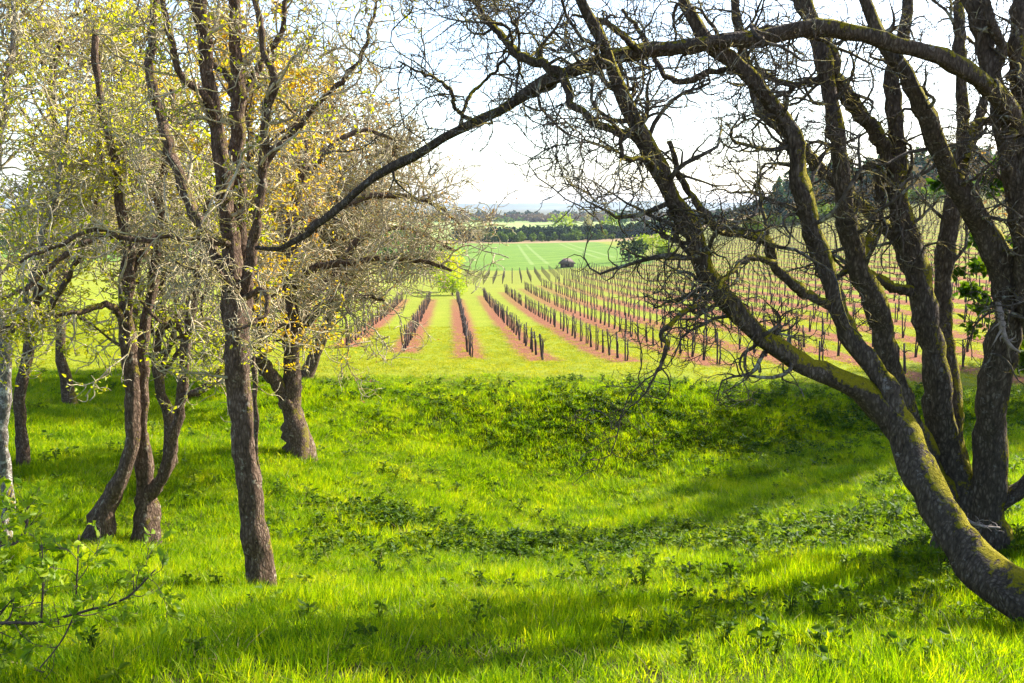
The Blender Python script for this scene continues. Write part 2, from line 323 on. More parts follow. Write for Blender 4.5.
# vehicle tracks across the crop
def track(px0, d0, px1, d1, w):
    x0 = (px0-512)/F*d0; x1 = (px1-512)/F*d1; s = (x1-x0)/(d1-d0)
    line = mathn(nt, 'ABSOLUTE', mathn(nt, 'SUBTRACT', gx, mathn(nt, 'ADD', x0, mathn(nt, 'MULTIPLY', mathn(nt, 'SUBTRACT', gy, d0), s))))
    pair = mathn(nt, 'SUBTRACT', 1, step(nt, mathn(nt, 'ABSOLUTE', mathn(nt, 'SUBTRACT', line, 2.0)), w, w))
    return mathn(nt, 'MULTIPLY', mathn(nt, 'MULTIPLY', pair, step(nt, gy, min(d0, d1), 6)), mathn(nt, 'SUBTRACT', 1, step(nt, gy, max(d0, d1), 20)))
tk = mathn(nt, 'MAXIMUM', track(540, 232, 522, 440, .5), track(607, 245, 563, 440, .5))
c = mixc(nt, mathn(nt, 'MULTIPLY', tk, .16), c, (.46, .47, .26))
# dry margin beyond the crop, and olive vineyard block on the right of it
olive = ramp(nt, mathn(nt, 'ADD', mathn(nt, 'MULTIPLY', drill, .5), mathn(nt, 'MULTIPLY', fine, .5)), [(.3, (.10, .12, .02)), (.6, (.19, .19, .04)), (.8, (.26, .23, .07))])
inoliv = mathn(nt, 'MULTIPLY', step(nt, mathn(nt, 'SUBTRACT', bn, right), .035, .01), step(nt, gy, 235, 20))
c = mixc(nt, inoliv, c, olive)
c = mixc(nt, mathn(nt, 'MULTIPLY', step(nt, mathn(nt, 'ADD', gy, mathn(nt, 'MULTIPLY', bn, 150)), 462, 10), mathn(nt, 'SUBTRACT', 1, step(nt, gy, 520, 10))), c, (.26, .18, .09))
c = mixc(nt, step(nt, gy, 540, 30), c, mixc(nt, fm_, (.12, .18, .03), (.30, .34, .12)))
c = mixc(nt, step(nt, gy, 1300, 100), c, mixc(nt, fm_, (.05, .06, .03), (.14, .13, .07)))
nt.links.new(c, p.inputs['Base Color']); p.inputs['Roughness'].default_value = 1; p.inputs['Specular IOR Level'].default_value = .1
bp = nt.nodes.new('ShaderNodeBump'); bp.inputs['Strength'].default_value = 1; bp.inputs['Distance'].default_value = .12
nt.links.new(mathn(nt, 'ADD', mathn(nt, 'MULTIPLY', n2, .6), mathn(nt, 'MULTIPLY', n3, .5)), bp.inputs['Height']); nt.links.new(bp.outputs[0], p.inputs['Normal'])
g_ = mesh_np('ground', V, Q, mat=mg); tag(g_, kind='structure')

# distant ridge of hills
hx = np.linspace(-6500, 6500, 260); hy = np.linspace(5200, 9000, 30); HX, HY = np.meshgrid(hx, hy)
tt = (HY-5200)/3800
HZ = -30+np.sin(np.clip(tt*1.15, 0, 1)*np.pi)**.8*(16+112*fbm(HX/620, HY/2600, 12)+14*fbm(HX/260, HY/500, 14))*np.clip(.72+HX/5500, .5, 1.1)
I = np.arange(HX.size).reshape(HX.shape); Q = np.stack([I[:-1, :-1], I[:-1, 1:], I[1:, 1:], I[1:, :-1]], -1).reshape(-1, 4)
mh = simple('wooded_hill', [(.35, (.02, .035, .025)), (.55, (.04, .06, .035)), (.7, (.14, .16, .07))], .0025, bump=0)
tag(mesh_np('hills', np.stack([HX, HY, HZ], -1), Q, mat=mh), kind='structure')

# ------------------------------------------------------------------ scattered grass and weeds (geometry nodes instancing)
def hidden_collection(name, objs):
    c = bpy.data.collections.new(name)
    for o in objs: c.objects.link(o)
    return c
def scatter(name, pts, rot, scl, var, coll, label, cat):
    me = bpy.data.meshes.new(name); me.vertices.add(len(pts)); me.vertices.foreach_set('co', np.asarray(pts, np.float32).ravel())
    a = me.attributes.new('rot', 'FLOAT_VECTOR', 'POINT'); a.data.foreach_set('vector', np.asarray(rot, np.float32).ravel())
    a = me.attributes.new('scl', 'FLOAT_VECTOR', 'POINT'); a.data.foreach_set('vector', np.asarray(scl, np.float32).ravel())
    a = me.attributes.new('var', 'INT', 'POINT'); a.data.foreach_set('value', np.asarray(var, np.int32))
    o = bpy.data.objects.new(name, me); COL.objects.link(o)
    ng = bpy.data.node_groups.new(name+'_nodes', 'GeometryNodeTree')
    ng.interface.new_socket('Geometry', in_out='INPUT', socket_type='NodeSocketGeometry'); ng.interface.new_socket('Geometry', in_out='OUTPUT', socket_type='NodeSocketGeometry')
    N = ng.nodes; L = ng.links; gi = N.new('NodeGroupInput'); go = N.new('NodeGroupOutput')
    m2p = N.new('GeometryNodeMeshToPoints'); iop = N.new('GeometryNodeInstanceOnPoints'); ci = N.new('GeometryNodeCollectionInfo')
    ci.inputs['Collection'].default_value = coll; ci.inputs['Separate Children'].default_value = True; ci.inputs['Reset Children'].default_value = True
    L.new(gi.outputs[0], m2p.inputs['Mesh']); L.new(m2p.outputs[0], iop.inputs['Points']); L.new(ci.outputs[0], iop.inputs['Instance'])
    iop.inputs['Pick Instance'].default_value = True
    for nm, dt, sock in (('rot', 'FLOAT_VECTOR', 'Rotation'), ('scl', 'FLOAT_VECTOR', 'Scale'), ('var', 'INT', 'Instance Index')):
        na = N.new('GeometryNodeInputNamedAttribute'); na.data_type = dt; na.inputs['Name'].default_value = nm; L.new(na.outputs['Attribute'], iop.inputs[sock])
    L.new(iop.outputs[0], go.inputs[0])
    md = o.modifiers.new('scatter', 'NODES'); md.node_group = ng
    tag(o, label, cat, kind='stuff'); return o
def tuft(name, nb, h, spread, width, g, mat, curve=.6):
    """nb blades: 3 quads + tip each"""
    th = g.random(nb)*2*np.pi; r = spread*np.sqrt(g.random(nb)); b = np.stack([r*np.cos(th), r*np.sin(th), np.full(nb, -.02)], 1)
    az = th+g.normal(size=nb)*.9; hh = h*(.45+.65*g.random(nb)); lean = curve*(.2+g.random(nb))
    s = np.stack([-np.sin(az+g.normal(size=nb)), np.cos(az), np.zeros(nb)], 1); s = nrm(s); o = np.stack([np.cos(az), np.sin(az), np.zeros(nb)], 1)
    Vv = []; lv = [0, .35, .7, 1]; wv = [1, .85, .55, .06]
    for t, w in zip(lv, wv):
        c = b+o*(lean*hh*t**2)[:, None]+np.array([0, 0, 1])*(hh*(t-.25*lean*t*t))[:, None]
        ww = (width*(.6+.8*g.random(nb)) if t == 0 else ww0)
        if t == 0: ww0 = ww
        Vv += [c-s*(ww0*w*.5)[:, None], c+s*(ww0*w*.5)[:, None]]
    Vv = np.stack(Vv, 1); idx = (np.arange(nb)*8)[:, None]
    Q = np.concatenate([idx+np.array([2*k, 2*k+1, 2*k+3, 2*k+2]) for k in range(3)])
    return mesh_np(name, Vv, Q, mat=mat, link=False)
g = np.random.default_rng(21)
long_t = [tuft('grass_tuft', 26, .19, .11, .0085, g, M['grass']) for _ in range(8)]
short_t = [tuft('short_tuft', 30, .10, .16, .010, g, M['lawn'], .8) for _ in range(5)]
dry_t = [tuft('dry_tuft', 9, .17, .14, .006, g, M['straw'], 1.3) for _ in range(2)]
def weed(name, g, nl, size, h):
    th = g.random(nl)*2*np.pi; hh = h*g.random(nl); r = size*.6*g.random(nl)
    pos_ = np.stack([r*np.cos(th), r*np.sin(th), hh], 1); dr = np.stack([np.cos(th), np.sin(th), .1+.5*g.random(nl)-.2], 1)
    lv = leaf_mesh(pos_, dr, size*(.5+.6*g.random(nl)), g)
    st = np.stack([np.stack([pos_[:, 0]*.2, pos_[:, 1]*.2, np.full(nl, -.02)], 1), pos_], 1)
    v, q, t = join([lv, tubes(st, np.full((nl, 2), .003), 3)])
    return mesh_np(name, v, q, t, mat=M['weed'], link=False)
weeds = [weed('weed_plant', g, 16, .10, .16) for _ in range(5)]+[weed('weed_plant', g, 26, .075, .26) for _ in range(3)]
cl_long = hidden_collection('long_tufts', long_t+dry_t); cl_short = hidden_collection('short_tufts', short_t); cl_weed = hidden_collection('weed_plants', weeds)
def region(n, y0, y1, marg=.72, pw=1.0, left=None):
    y = y0+(y1-y0)*g.random(n)**pw; x = (g.random(n)*2-1)*(y*marg+2.5); return x, y
def put(x, y, hs, ws=None):
    z = T(x, y); n = len(x)
    rot = np.stack([g.normal(size=n)*.16, g.normal(size=n)*.16, g.random(n)*6.28], 1)
    if ws is None: ws = hs
    return np.stack([x, y, z], 1), rot, np.stack([ws, ws, hs], 1)
def gully(x, y): return np.exp(-((x-.4)/3.4)**4-((y-15.8)/2.3)**4)
x, y = region(110000, 2.2, 31, pw=.70)
pr = .6+.6*fbm(x*.9, y*.9, 30); gu = gully(x, y)
keep = g.random(len(x)) < pr*(1-.72*gu*(fbm(x*1.3, y*1.3, 33) > .42))*np.clip((30.6-y+(fbm(x*.5, y*.5, 8)-.5)*2)/2, 0, 1)
x, y = x[keep], y[keep]; cl = fbm(x*.8, y*.8, 31); hs = (.35+1.15*cl**1.5)*(.75+.5*g.random(len(x)))*np.clip((31.5-y)/4, .45, 1)
dist = np.clip(y/12, .8, 1.9); ws = (.75+.5*g.random(len(x)))*dist**.8
p_, r_, s_ = put(x, y, hs*np.clip(dist, 1, 1.25), ws)
scatter('long_grass', p_, r_, s_, np.where(g.random(len(x)) < .05, 0+g.integers(0, 2, len(x)), 2+g.integers(0, 8, len(x))), cl_long, 'long bright green meadow grass covering the hollow and near slope', 'grass')
x, y = region(42000, 28, 64, pw=.8, marg=.66)
kx = (x+KX*y-ROW0)/SP; kr_ = np.round(kx); du_ = np.abs(kx-kr_)*SP
ins = (y > row_near_a(kr_)-1) & (kr_ >= -2) & (du_ < .75); keep = ((~ins) | (g.random(len(x)) < .20)) & (y > 29+1.0*fbm(x, y, 40)) & (g.random(len(x)) < .35+.7*fbm(x*.6, y*.6, 41))
x, y = x[keep], y[keep]; p_, r_, s_ = put(x, y, .45+.5*g.random(len(x)), 1.1+.7*g.random(len(x)))
scatter('short_grass', p_, r_, s_, g.integers(0, 5, len(x)), cl_short, 'short mown yellow green grass between the rim and the vine rows', 'grass')
# leafy ground cover: the hollow, the foot of the mossy trees, the rim of the bank
x, y = region(30000, 4, 30, pw=.7)
w = gully(x, y)*.9+.75*np.exp(-((x-4.6)/2.4)**2-((y-8.2)/2.8)**2)+.55*np.exp(-((y-27.2)/1.6)**2)*(x > -7)*(.4+.6*(x > 1))+.45*np.exp(-((x-4)/3.5)**2-((y-13)/4)**2)+.05
w = w*(fbm(x*.9, y*.9, 50) > .40)
keep = g.random(len(x)) < w; x, y = x[keep], y[keep]; hs = (.5+.7*g.random(len(x)))*np.clip(y/12, .75, 1.15)
p_, r_, s_ = put(x, y, hs)
scatter('leafy_weeds', p_, r_, s_, g.integers(0, 8, len(x)), cl_weed, 'dark broad leaved weeds growing through the grass of the hollow', 'ground cover')

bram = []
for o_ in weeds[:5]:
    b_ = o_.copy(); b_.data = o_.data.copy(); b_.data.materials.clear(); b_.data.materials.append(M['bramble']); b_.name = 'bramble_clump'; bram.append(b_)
cl_b = hidden_collection('shade_bramble_clumps', bram)
x, y = region(60000, 12.5, 29, pw=1)
w = np.exp(-((y-26.9+.5*(fbm(x*.4, y*0, 70)-.5))/1.0)**2)*np.clip((x+7)/7, 0, 1)+.5*np.exp(-((y-25)/1.2)**2)*np.clip((x-2)/4, 0, 1)  # rim band: dark plants take the place of shaded grass
w = w+1.1*np.exp(-((x-.2)/3.0)**4-((y-16.2)/1.9)**4)+.5*np.exp(-((x-5.2)/1.6)**2-((y-13.5)/1.6)**2)
w = w*.6*np.clip((fbm(x*1.1, y*1.6, 52)-.36)*5, 0, 1)
keep = g.random(len(x)) < w; x, y = x[keep], y[keep]; p_, r_, s_ = put(x, y, .9+.7*g.random(len(x)))
scatter('shade_brambles', p_, r_, s_*.8, g.integers(0, 5, len(x)), cl_b, 'low dark leaved cover in the hollow, standing in for shade on the far bank', 'ground cover')

# ------------------------------------------------------------------ trees
def limb_pts(path, n, g, jit=.004, wk=1.0):
    """path rows: (px, py, depth, width px) -> (n,3),(n)"""
    a = np.array([[*at(px, py, d), w*.5*d/F] for px, py, d, w in path]); a[:, 3] *= wk
    r = resample(a, n); L = np.linalg.norm(a[1:, :3]-a[:-1, :3], axis=1).sum()
    k = g.normal(size=(n, 3)); k[:, :] = (k+np.roll(k, 1, 0)+np.roll(k, 2, 0)); k[0] = 0
    return r[:, :3]+k*jit*min(L, 2.6)*.5, np.maximum(r[:, 3], .004)
def traced_tree(name, label, cat, limbs, seed, bmat, tmat, levels, rmin, leaves=None, group=None, weights=None, limbname='limb', sub=(0, 0, 1)):
    """limbs[0] is the trunk. levels: list of dicts for sprout()"""
    g = np.random.default_rng(seed)
    base = at(*limbs[0][0][:3]); base = np.array([base[0], base[1], float(T(base[0], base[1]))])
    root = empty(name, tuple(base)); tag(root, label, cat, group)
    PP = []; RR = []
    for i, lb in enumerate(limbs):
        n = 56; P, R = limb_pts(lb, n, g, jit=.0055, wk=.80 if bmat == M['bark_mossy'] else .92)
        if i == 0:
            fl = 1+.30*np.exp(-np.arange(n)/2.6)+.25*np.exp(-np.arange(n)/.9); R = R*fl
            P[0, 2] = min(P[0, 2], base[2]-.25) if abs(P[0, 2]-base[2]) < 1.2 else P[0, 2]
        kn = g.normal(size=n); kn = (kn+np.roll(kn, 1)*.8+np.roll(kn, -1)*.8)*.55; R = R*(1+np.clip(kn*.07, -.09, .22))
        PP.append(P); RR.append(R)
        v, q, t = tubes(P[None], R[None], 14 if R.max() > .05 else 8, lump=.40 if i == 0 else .44, seed=seed+i)
        ob = mesh_np('trunk' if i == 0 else limbname, v, q, t, mat=bmat, parent=root)
        if i == 0: trunk = ob
        else: ob.parent = trunk
    grow_crown(root, np.array(PP), np.array(RR), g, tmat, levels, rmin, leaves, weights, limbs_t0=.12)
    return root
def grow_crown(root, PP, RR, g, tmat, levels, rmin, leaves, weights, limbs_t0=.12):
    parts = []; P, R = PP, RR; w = weights; allp = []
    for li, lv in enumerate(levels):
        P2, R2 = sprout(P, R, lv['K'], lv['len'], lv.get('ang', (35, 80)), lv['n'], lv.get('wig', .32), lv.get('trop', .05), lv.get('t0', .15), lv.get('t1', 1), lv.get('rs', .5), max(rmin, lv.get('rmin', rmin)), g,
                        weights=w if w is not None else lv.get('w'), trop_vec=lv.get('tv', (0, 0, 1)), cap=lv.get('cap', 9.0))
        parts.append(tubes(P2, R2, 6 if li == 0 else (4 if li == 1 else 3)))
        if lv.get('also'): P, R = P2, R2
        else: P, R = P2, R2
        w = None; allp.append((P2, R2))
    v, q, t = join(parts)
    mesh_np('crown', v, q, t, mat=tmat, parent=root)
    if leaves:
        for (lmat, K, size, zlim) in leaves:
            P3 = allp[-1][0] if g.random() < 2 else P
            i = g.integers(0, len(P3), K); j = g.integers(1, P3.shape[1], K); pos_ = P3[i, j]+g.normal(size=(K, 3))*size*.6
            if zlim is not None:
                k = (pos_[:, 2] > zlim[0]) & (pos_[:, 2] < zlim[1]); pos_ = pos_[k]
            # leave gaps: keep leaves where clump noise is high
            k = fbm(pos_[:, 0]*.9+pos_[:, 1]*.5, pos_[:, 2]*.9, 61) > .40; pos_ = pos_[k]
            lv_ = leaf_mesh(pos_, g.normal(size=(len(pos_), 3))-np.array([0, 0, .3]), size*(.6+.8*g.random(len(pos_))), g)
            mesh_np('foliage', lv_[0], lv_[1], mat=lmat, parent=root, smooth=False)

BM, BG, BP, TD, TL = M['bark_mossy'], M['bark_grey'], M['bark_pale'], M['twig_dark'], M['twig_lichen']
# --- right: leaning mossy oak
R1 = [(1095, 668, 6.0, 60), (1060, 632, 6.2, 56), (1024, 600, 6.5, 54), (985, 568, 6.9, 52), (950, 525, 7.3, 46), (922, 478, 7.6, 42), (900, 430, 7.9, 40), (872, 396, 8.0, 34), (838, 380, 8.0, 27), (800, 362, 7.9, 26), (762, 338, 7.8, 25), (728, 303, 7.7, 24), (706, 270, 7.6, 22), (690, 230, 7.5, 22), (670, 188, 7.4, 22), (650, 150, 7.3, 21), (630, 110, 7.2, 19), (614, 70, 7.1, 16), (598, 30, 7.0, 14), (580, -5, 6.9, 12), (568, -50, 6.8, 9)]
R1b = [(905, 438, 7.9, 30), (888, 392, 8.0, 28), (868, 360, 8.1, 25), (848, 330, 8.2, 23), (833, 300, 8.2, 22), (824, 262, 8.3, 22), (811, 226, 8.3, 22), (799, 171, 8.3, 22), (784, 122, 8.3, 20), (764, 95, 8.2, 19), (738, 65, 8.1, 18), (706, 38, 8.0, 16), (686, 5, 8.0, 14), (680, -50, 8.0, 10)]
R1c = [(829, 306, 8.2, 13), (797, 288, 8.0, 13), (775, 266, 7.9, 12), (766, 240, 7.8, 12), (748, 235, 7.7, 12), (723, 230, 7.6, 11), (704, 213, 7.5, 10), (688, 190, 7.5, 9), (676, 168, 7.4, 8), (668, 140, 7.3, 6)]
R1d = [(714, 292, 7.6, 9), (701, 304, 7.4, 8), (681, 313, 7.2, 7), (670, 325, 7.1, 7), (661, 336, 7.1, 6), (667, 346, 7.0, 6), (658, 370, 7.0, 4), (649, 388, 7.0, 2)]
R1e = [(650, 152, 7.3, 14), (628, 136, 7.4, 12), (600, 125, 7.5, 10), (575, 108, 7.6, 10), (566, 82, 7.7, 12), (535, 60, 7.8, 12), (520, 56, 7.9, 11), (500, 36, 8.0, 9), (482, 10, 8.1, 8), (470, -20, 8.2, 6)]
R1f = [(664, 176, 7.4, 8), (645, 160, 7.0, 6), (625, 158, 6.8, 6), (618, 130, 6.7, 5), (600, 118, 6.6, 4), (585, 122, 6.6, 3)]
R1g = [(775, 264, 7.8, 8), (752, 258, 7.4, 7), (735, 268, 7.2, 6), (722, 282, 7.0, 5), (705, 300, 6.9, 4)]
R1h = [(740, 70, 8.1, 9), (710, 72, 8.3, 8), (690, 80, 8.4, 8), (668, 78, 8.5, 7), (655, 60, 8.6, 6), (640, 30, 8.7, 6), (622, 10, 8.8, 4)]
lvR = [dict(K=125, len=(.5, 1.9), n=12, cap=.024, wig=.34, rs=.42, trop=.03, t0=.42, ang=(40, 85), rmin=.007),
       dict(K=900, len=(.25, .85), n=9, wig=.36, rs=.6, trop=.02, t0=.15, rmin=.0045),
       dict(K=4200, len=(.08, .38), n=6, wig=.34, rs=.6, trop=.02, t0=.15, rmin=.0032)]
traced_tree('oak_tree', 'leaning mossy oak whose trunk enters from the bottom right corner and sweeps up leftwards', 'tree',
            [R1, R1b, R1c, R1d, R1e, R1f, R1g, R1h], 101, BM, TD, lvR, .003, weights=np.array([1.0, .7, .7, .7, 1.3, 1.8, .4, 2.0]))
# --- right: many-stemmed oak behind it
Mt = [(966, 540, 10, 62), (962, 505, 10, 56), (948, 450, 10, 36), (938, 395, 10, 32), (931, 342, 10, 32), (918, 285, 10, 30), (907, 243, 10, 28), (899, 200, 10, 22), (896, 150, 10, 19), (895, 110, 10, 17), (894, 73, 10, 16), (902, 35, 10, 15), (906, -5, 10, 13), (912, -60, 10, 9)]
M2 = [(958, 512, 9.9, 34), (938, 480, 9.9, 30), (918, 440, 9.8, 28), (902, 400, 9.7, 27), (887, 344, 9.6, 27), (875, 304, 9.5, 28), (856, 261, 9.4, 25), (848, 213, 9.3, 22), (841, 167, 9.2, 20), (832, 110, 9.2, 20), (824, 60, 9.2, 19), (808, 5, 9.2, 16), (798, -50, 9.2, 10)]
M3 = [(932, 335, 10, 20), (921, 294, 10.1, 18), (903, 251, 10.3, 17), (872, 214, 10.5, 16), (850, 196, 10.6, 15), (820, 168, 10.7, 15), (795, 141, 10.8, 14), (768, 118, 10.9, 13), (754, 95, 11, 12), (745, 55, 11, 11), (735, -5, 11, 9), (730, -40, 11, 6)]
M4 = [(898, 180, 10, 18), (878, 138, 9.9, 18), (855, 108, 9.8, 17), (839, 79, 9.7, 15), (830, 50, 9.6, 14), (812, 22, 9.6, 12), (792, -10, 9.6, 9)]
M5 = [(966, 500, 10.2, 26), (955, 440, 10.4, 22), (950, 390, 10.5, 20), (946, 330, 10.6, 19), (946, 270, 10.7, 20), (951, 225, 10.7, 22), (960, 170, 10.8, 18), (963, 114, 10.8, 15), (959, 45, 10.9, 13), (959, -10, 11, 11)]
M6 = [(958, 178, 10.7, 13), (972, 145, 10.6, 13), (981, 112, 10.5, 11), (986, 80, 10.5, 8), (990, 40, 10.5, 6)]
M7 = [(855, 262, 9.4, 12), (868, 245, 9.8, 12), (880, 205, 10, 11), (876, 172, 10, 12), (866, 168, 10.1, 10), (852, 182, 10.2, 5)]
M8 = [(826, 78, 9.2, 8), (800, 84, 9.4, 7), (775, 80, 9.5, 7), (755, 68, 9.6, 5), (735, 72, 9.7, 3)]
M9 = [(918, 290, 10, 14), (895, 288, 9.8, 12), (872, 276, 9.7, 11), (850, 268, 9.6, 9), (838, 280, 9.5, 6)]
lvM = [dict(K=85, len=(.6, 2.3), n=12, cap=.024, wig=.34, rs=.42, trop=.03, t0=.45, ang=(40, 85), rmin=.008),
       dict(K=560, len=(.3, 1.0), n=9, wig=.36, rs=.6, trop=.02, t0=.15, rmin=.005),
       dict(K=2600, len=(.1, .42), n=6, wig=.34, rs=.6, trop=.02, t0=.15, rmin=.0038)]
traced_tree('oak_tree', 'many stemmed mossy oak standing directly behind the leaning trunk on the right', 'tree',
            [Mt, M2, M3, M4, M5, M6, M7, M8, M9], 202, BM, TD, lvM, .004, weights=np.array([.7, .5, 1.3, 1, .8, 1, 1, 2.5, .6]))
# --- right edge oak with the great arching limb
Nt = [(992, 552, 9.7, 46), (990, 515, 9.7, 40), (990, 450, 9.7, 38), (994, 400, 9.6, 36), (1002, 350, 9.5, 34), (1009, 310, 9.4, 32), (1004, 262, 9.3, 30), (983, 225, 9.2, 29), (963, 194, 9.1, 27), (944, 162, 9.0, 24), (928, 126, 8.9, 22), (909, 88, 8.8, 20), (890, 55, 8.8, 17), (876, 25, 8.8, 15), (860, -5, 8.8, 13), (845, -50, 8.8, 8)]
N2 = [(990, 512, 9.7, 26), (1014, 494, 9.6, 22), (1040, 466, 9.5, 20), (1046, 400, 9.3, 20), (1034, 330, 9.2, 22), (1024, 270, 9.1, 24), (1017, 200, 9.0, 25), (1006, 133, 8.9, 22), (994, 80, 8.8, 22), (982, 34, 8.8, 20), (966, -5, 8.8, 18), (952, -60, 8.8, 10)]
N3 = [(1018, 215, 9.0, 24), (1026, 165, 8.9, 24), (1024, 110, 8.9, 24), (1018, 60, 8.8, 22), (1022, 10, 8.8, 20), (1030, -50, 8.8, 12)]
ARCH = [(1022, 128, 8.9, 22), (1004, 105, 8.6, 22), (985, 84, 8.4, 21), (958, 66, 8.3, 20), (925, 52, 8.2, 19), (883, 42, 8.1, 19), (850, 34, 8.1, 18), (814, 30, 8.0, 18), (770, 36, 8.0, 17), (728, 38, 7.9, 17), (690, 42, 7.9, 17), (650, 49, 7.9, 17), (610, 57, 7.9, 16), (575, 68, 7.9, 15), (545, 82, 8.0, 14), (515, 102, 8.1, 13), (485, 118, 8.2, 12), (452, 134, 8.4, 11), (420, 151, 8.5, 10), (392, 167, 8.7, 10), (360, 188, 8.8, 9), (332, 213, 9.0, 9), (305, 234, 9.2, 8), (278, 248, 9.3, 7), (255, 246, 9.4, 5)]
A2 = [(475, 122, 8.2, 6), (455, 108, 8.1, 5), (452, 92, 8.0, 5), (436, 78, 8.0, 4), (420, 72, 7.9, 3), (398, 60, 7.9, 2)]
A3 = [(460, 128, 8.3, 5), (468, 100, 8.4, 5), (480, 85, 8.5, 4), (505, 60, 8.5, 3), (515, 35, 8.6, 2.5), (520, 10, 8.6, 2)]
A4 = [(640, 52, 7.9, 8), (625, 38, 7.7, 8), (605, 22, 7.6, 7), (590, 18, 7.5, 5), (572, 14, 7.5, 3)]
A5 = [(990, 78, 8.8, 12), (1002, 50, 8.7, 12), (990, 20, 8.6, 11), (985, -10, 8.6, 9)]
A6 = [(967, 160, 9.0, 10), (970, 135, 9.2, 11), (981, 122, 9.3, 10), (996, 122, 9.4, 6), (1005, 132, 9.5, 3)]
lvN = [dict(K=75, len=(.5, 1.8), n=12, cap=.024, wig=.34, rs=.38, trop=.02, t0=.3, ang=(40, 85), rmin=.007),
       dict(K=400, len=(.25, .8), n=9, wig=.36, rs=.6, trop=.02, t0=.15, rmin=.0045),
       dict(K=1700, len=(.08, .36), n=6, wig=.34, rs=.6, trop=.02, t0=.15, rmin=.0035)]
traced_tree('oak_tree', 'mossy oak at right edge with one great limb arching across to the left trees', 'tree',
            [Nt, N2, N3, ARCH, A2, A3, A4, A5, A6], 303, BM, TD, lvN, .0035, weights=np.array([.7, .7, .7, .28, 2.4, 2.4, 2.0, 1.0, .6]))
# dead stub hanging on the right oak
stub = [(998, 302, 9.05, 5), (1001, 318, 8.95, 6), (1004, 334, 8.9, 5), (1011, 346, 8.85, 4), (1020, 352, 8.85, 2)]
root = empty('dead_branch', tuple(at(1003, 330, 8.9))); tag(root, 'bare bleached dead branch hanging against the right edge oak trunk', 'branch')
gg = np.random.default_rng(7); P, R = limb_pts(stub, 24, gg); v, q, t = tubes(P[None], R[None], 7, lump=.3); mesh_np('stem', v, q, t, mat=M['dead'], parent=root)
P2, R2 = sprout(P[None], R[None], 9, (.1, .35), (30, 70), 8, .3, -.05, .3, 1, .6, .003, gg); v, q, t = tubes(P2, R2, 4); mesh_np('twig', v, q, t, mat=M['dead'], parent=root)
# fallen pale twigs at the fork
root = empty('fallen_branch', tuple(at(975, 522, 8.6))); tag(root, 'small pale fallen branch caught in the fork at the foot of the mossy oaks', 'branch')
P, R = limb_pts([(952, 505, 8.7, 2), (965, 518, 8.6, 3), (978, 525, 8.5, 3.5), (1000, 528, 8.5, 2.5)], 20, gg); v, q, t = tubes(P[None], R[None], 5); mesh_np('stem', v, q, t, mat=M['dead'], parent=root)
P2, R2 = sprout(P[None], R[None], 14, (.1, .3), (30, 70), 8, .3, .03, .1, 1, .6, .003, gg); v, q, t = tubes(P2, R2, 4); mesh_np('twig', v, q, t, mat=M['dead'], parent=root)

# --- left: tree A, tall with lichened stems
dA = 9.9
A_t = [(259, 584, dA, 27), (255, 540, dA, 25), (249, 490, dA, 25), (243, 440, dA, 25), (240, 395, dA, 25), (238, 350, dA, 27), (234, 305, dA, 27), (230, 262, dA, 19), (228, 220, dA, 17), (221, 174, dA, 16), (215, 125, dA, 15), (208, 65, dA, 14), (200, 0, dA, 13), (194, -60, dA, 9)]
A_b = [(240, 330, dA, 20), (245, 295, dA+.1, 17), (241, 250, dA+.2, 15), (240, 200, dA+.2, 15), (237, 150, dA+.3, 15), (240, 100, dA+.3, 14), (237, 50, dA+.3, 13), (234, -5, dA+.3, 11), (236, -60, dA+.3, 8)]
A_c = [(243, 290, dA, 13), (254, 245, dA-.1, 11), (261, 200, dA-.2, 10), (263, 164, dA-.2, 10), (265, 115, dA-.3, 9), (274, 78, dA-.3, 8), (262, 45, dA-.3, 7), (254, 0, dA-.3, 6), (250, -40, dA-.3, 4)]
A_d = [(262, 168, dA-.2, 8), (280, 144, dA-.1, 7), (303, 122, dA, 6), (322, 100, dA+.1, 5.5), (345, 78, dA+.2, 5), (362, 56, dA+.2, 4.5), (370, 28, dA+.3, 4), (376, 0, dA+.3, 3)]
A_e = [(232, 290, dA, 13), (212, 245, dA+.3, 12), (191, 205, dA+.5, 12), (169, 150, dA+.6, 11), (157, 105, dA+.7, 10), (150, 60, dA+.8, 9), (155, 5, dA+.8, 7), (158, -40, dA+.8, 5)]
A_f = [(216, 130, dA, 9), (205, 95, dA-.2, 8), (182, 78, dA-.3, 7), (172, 40, dA-.4, 7), (163, 0, dA-.4, 5)]
A_g = [(236, 105, dA+.3, 9), (228, 75, dA+.5, 8), (212, 62, dA+.6, 7), (200, 30, dA+.6, 6), (188, -5, dA+.6, 5)]
A_h = [(232, 243, dA, 10), (205, 240, dA-.4, 8), (170, 236, dA-.7, 7), (135, 240, dA-1, 6), (95, 228, dA-1.2, 5), (60, 245, dA-1.4, 4), (20, 262, dA-1.6, 3)]
A_i = [(236, 300, dA, 8), (222, 275, dA-.3, 7), (206, 262, dA-.5, 6), (192, 268, dA-.7, 4), (175, 262, dA-.9, 3)]
A_j = [(240, 100, dA+.3, 8), (262, 60, dA+.5, 7), (282, 30, dA+.6, 6), (285, -5, dA+.7, 5)]
A_k = [(241, 300, dA, 7), (262, 290, dA-.3, 6), (268, 310, dA-.5, 5), (250, 325, dA-.7, 4), (228, 330, dA-.8, 3)]
lvA = [dict(K=105, len=(.5, 2.0), n=12, cap=.024, wig=.30, rs=.42, trop=.02, t0=.32, ang=(35, 85), rmin=.008),
       dict(K=560, len=(.25, .9), n=9, wig=.34, rs=.6, trop=.01, t0=.12, rmin=.007),
       dict(K=2400, len=(.08, .36), n=6, wig=.32, rs=.6, trop=.02, t0=.15, rmin=.0056)]
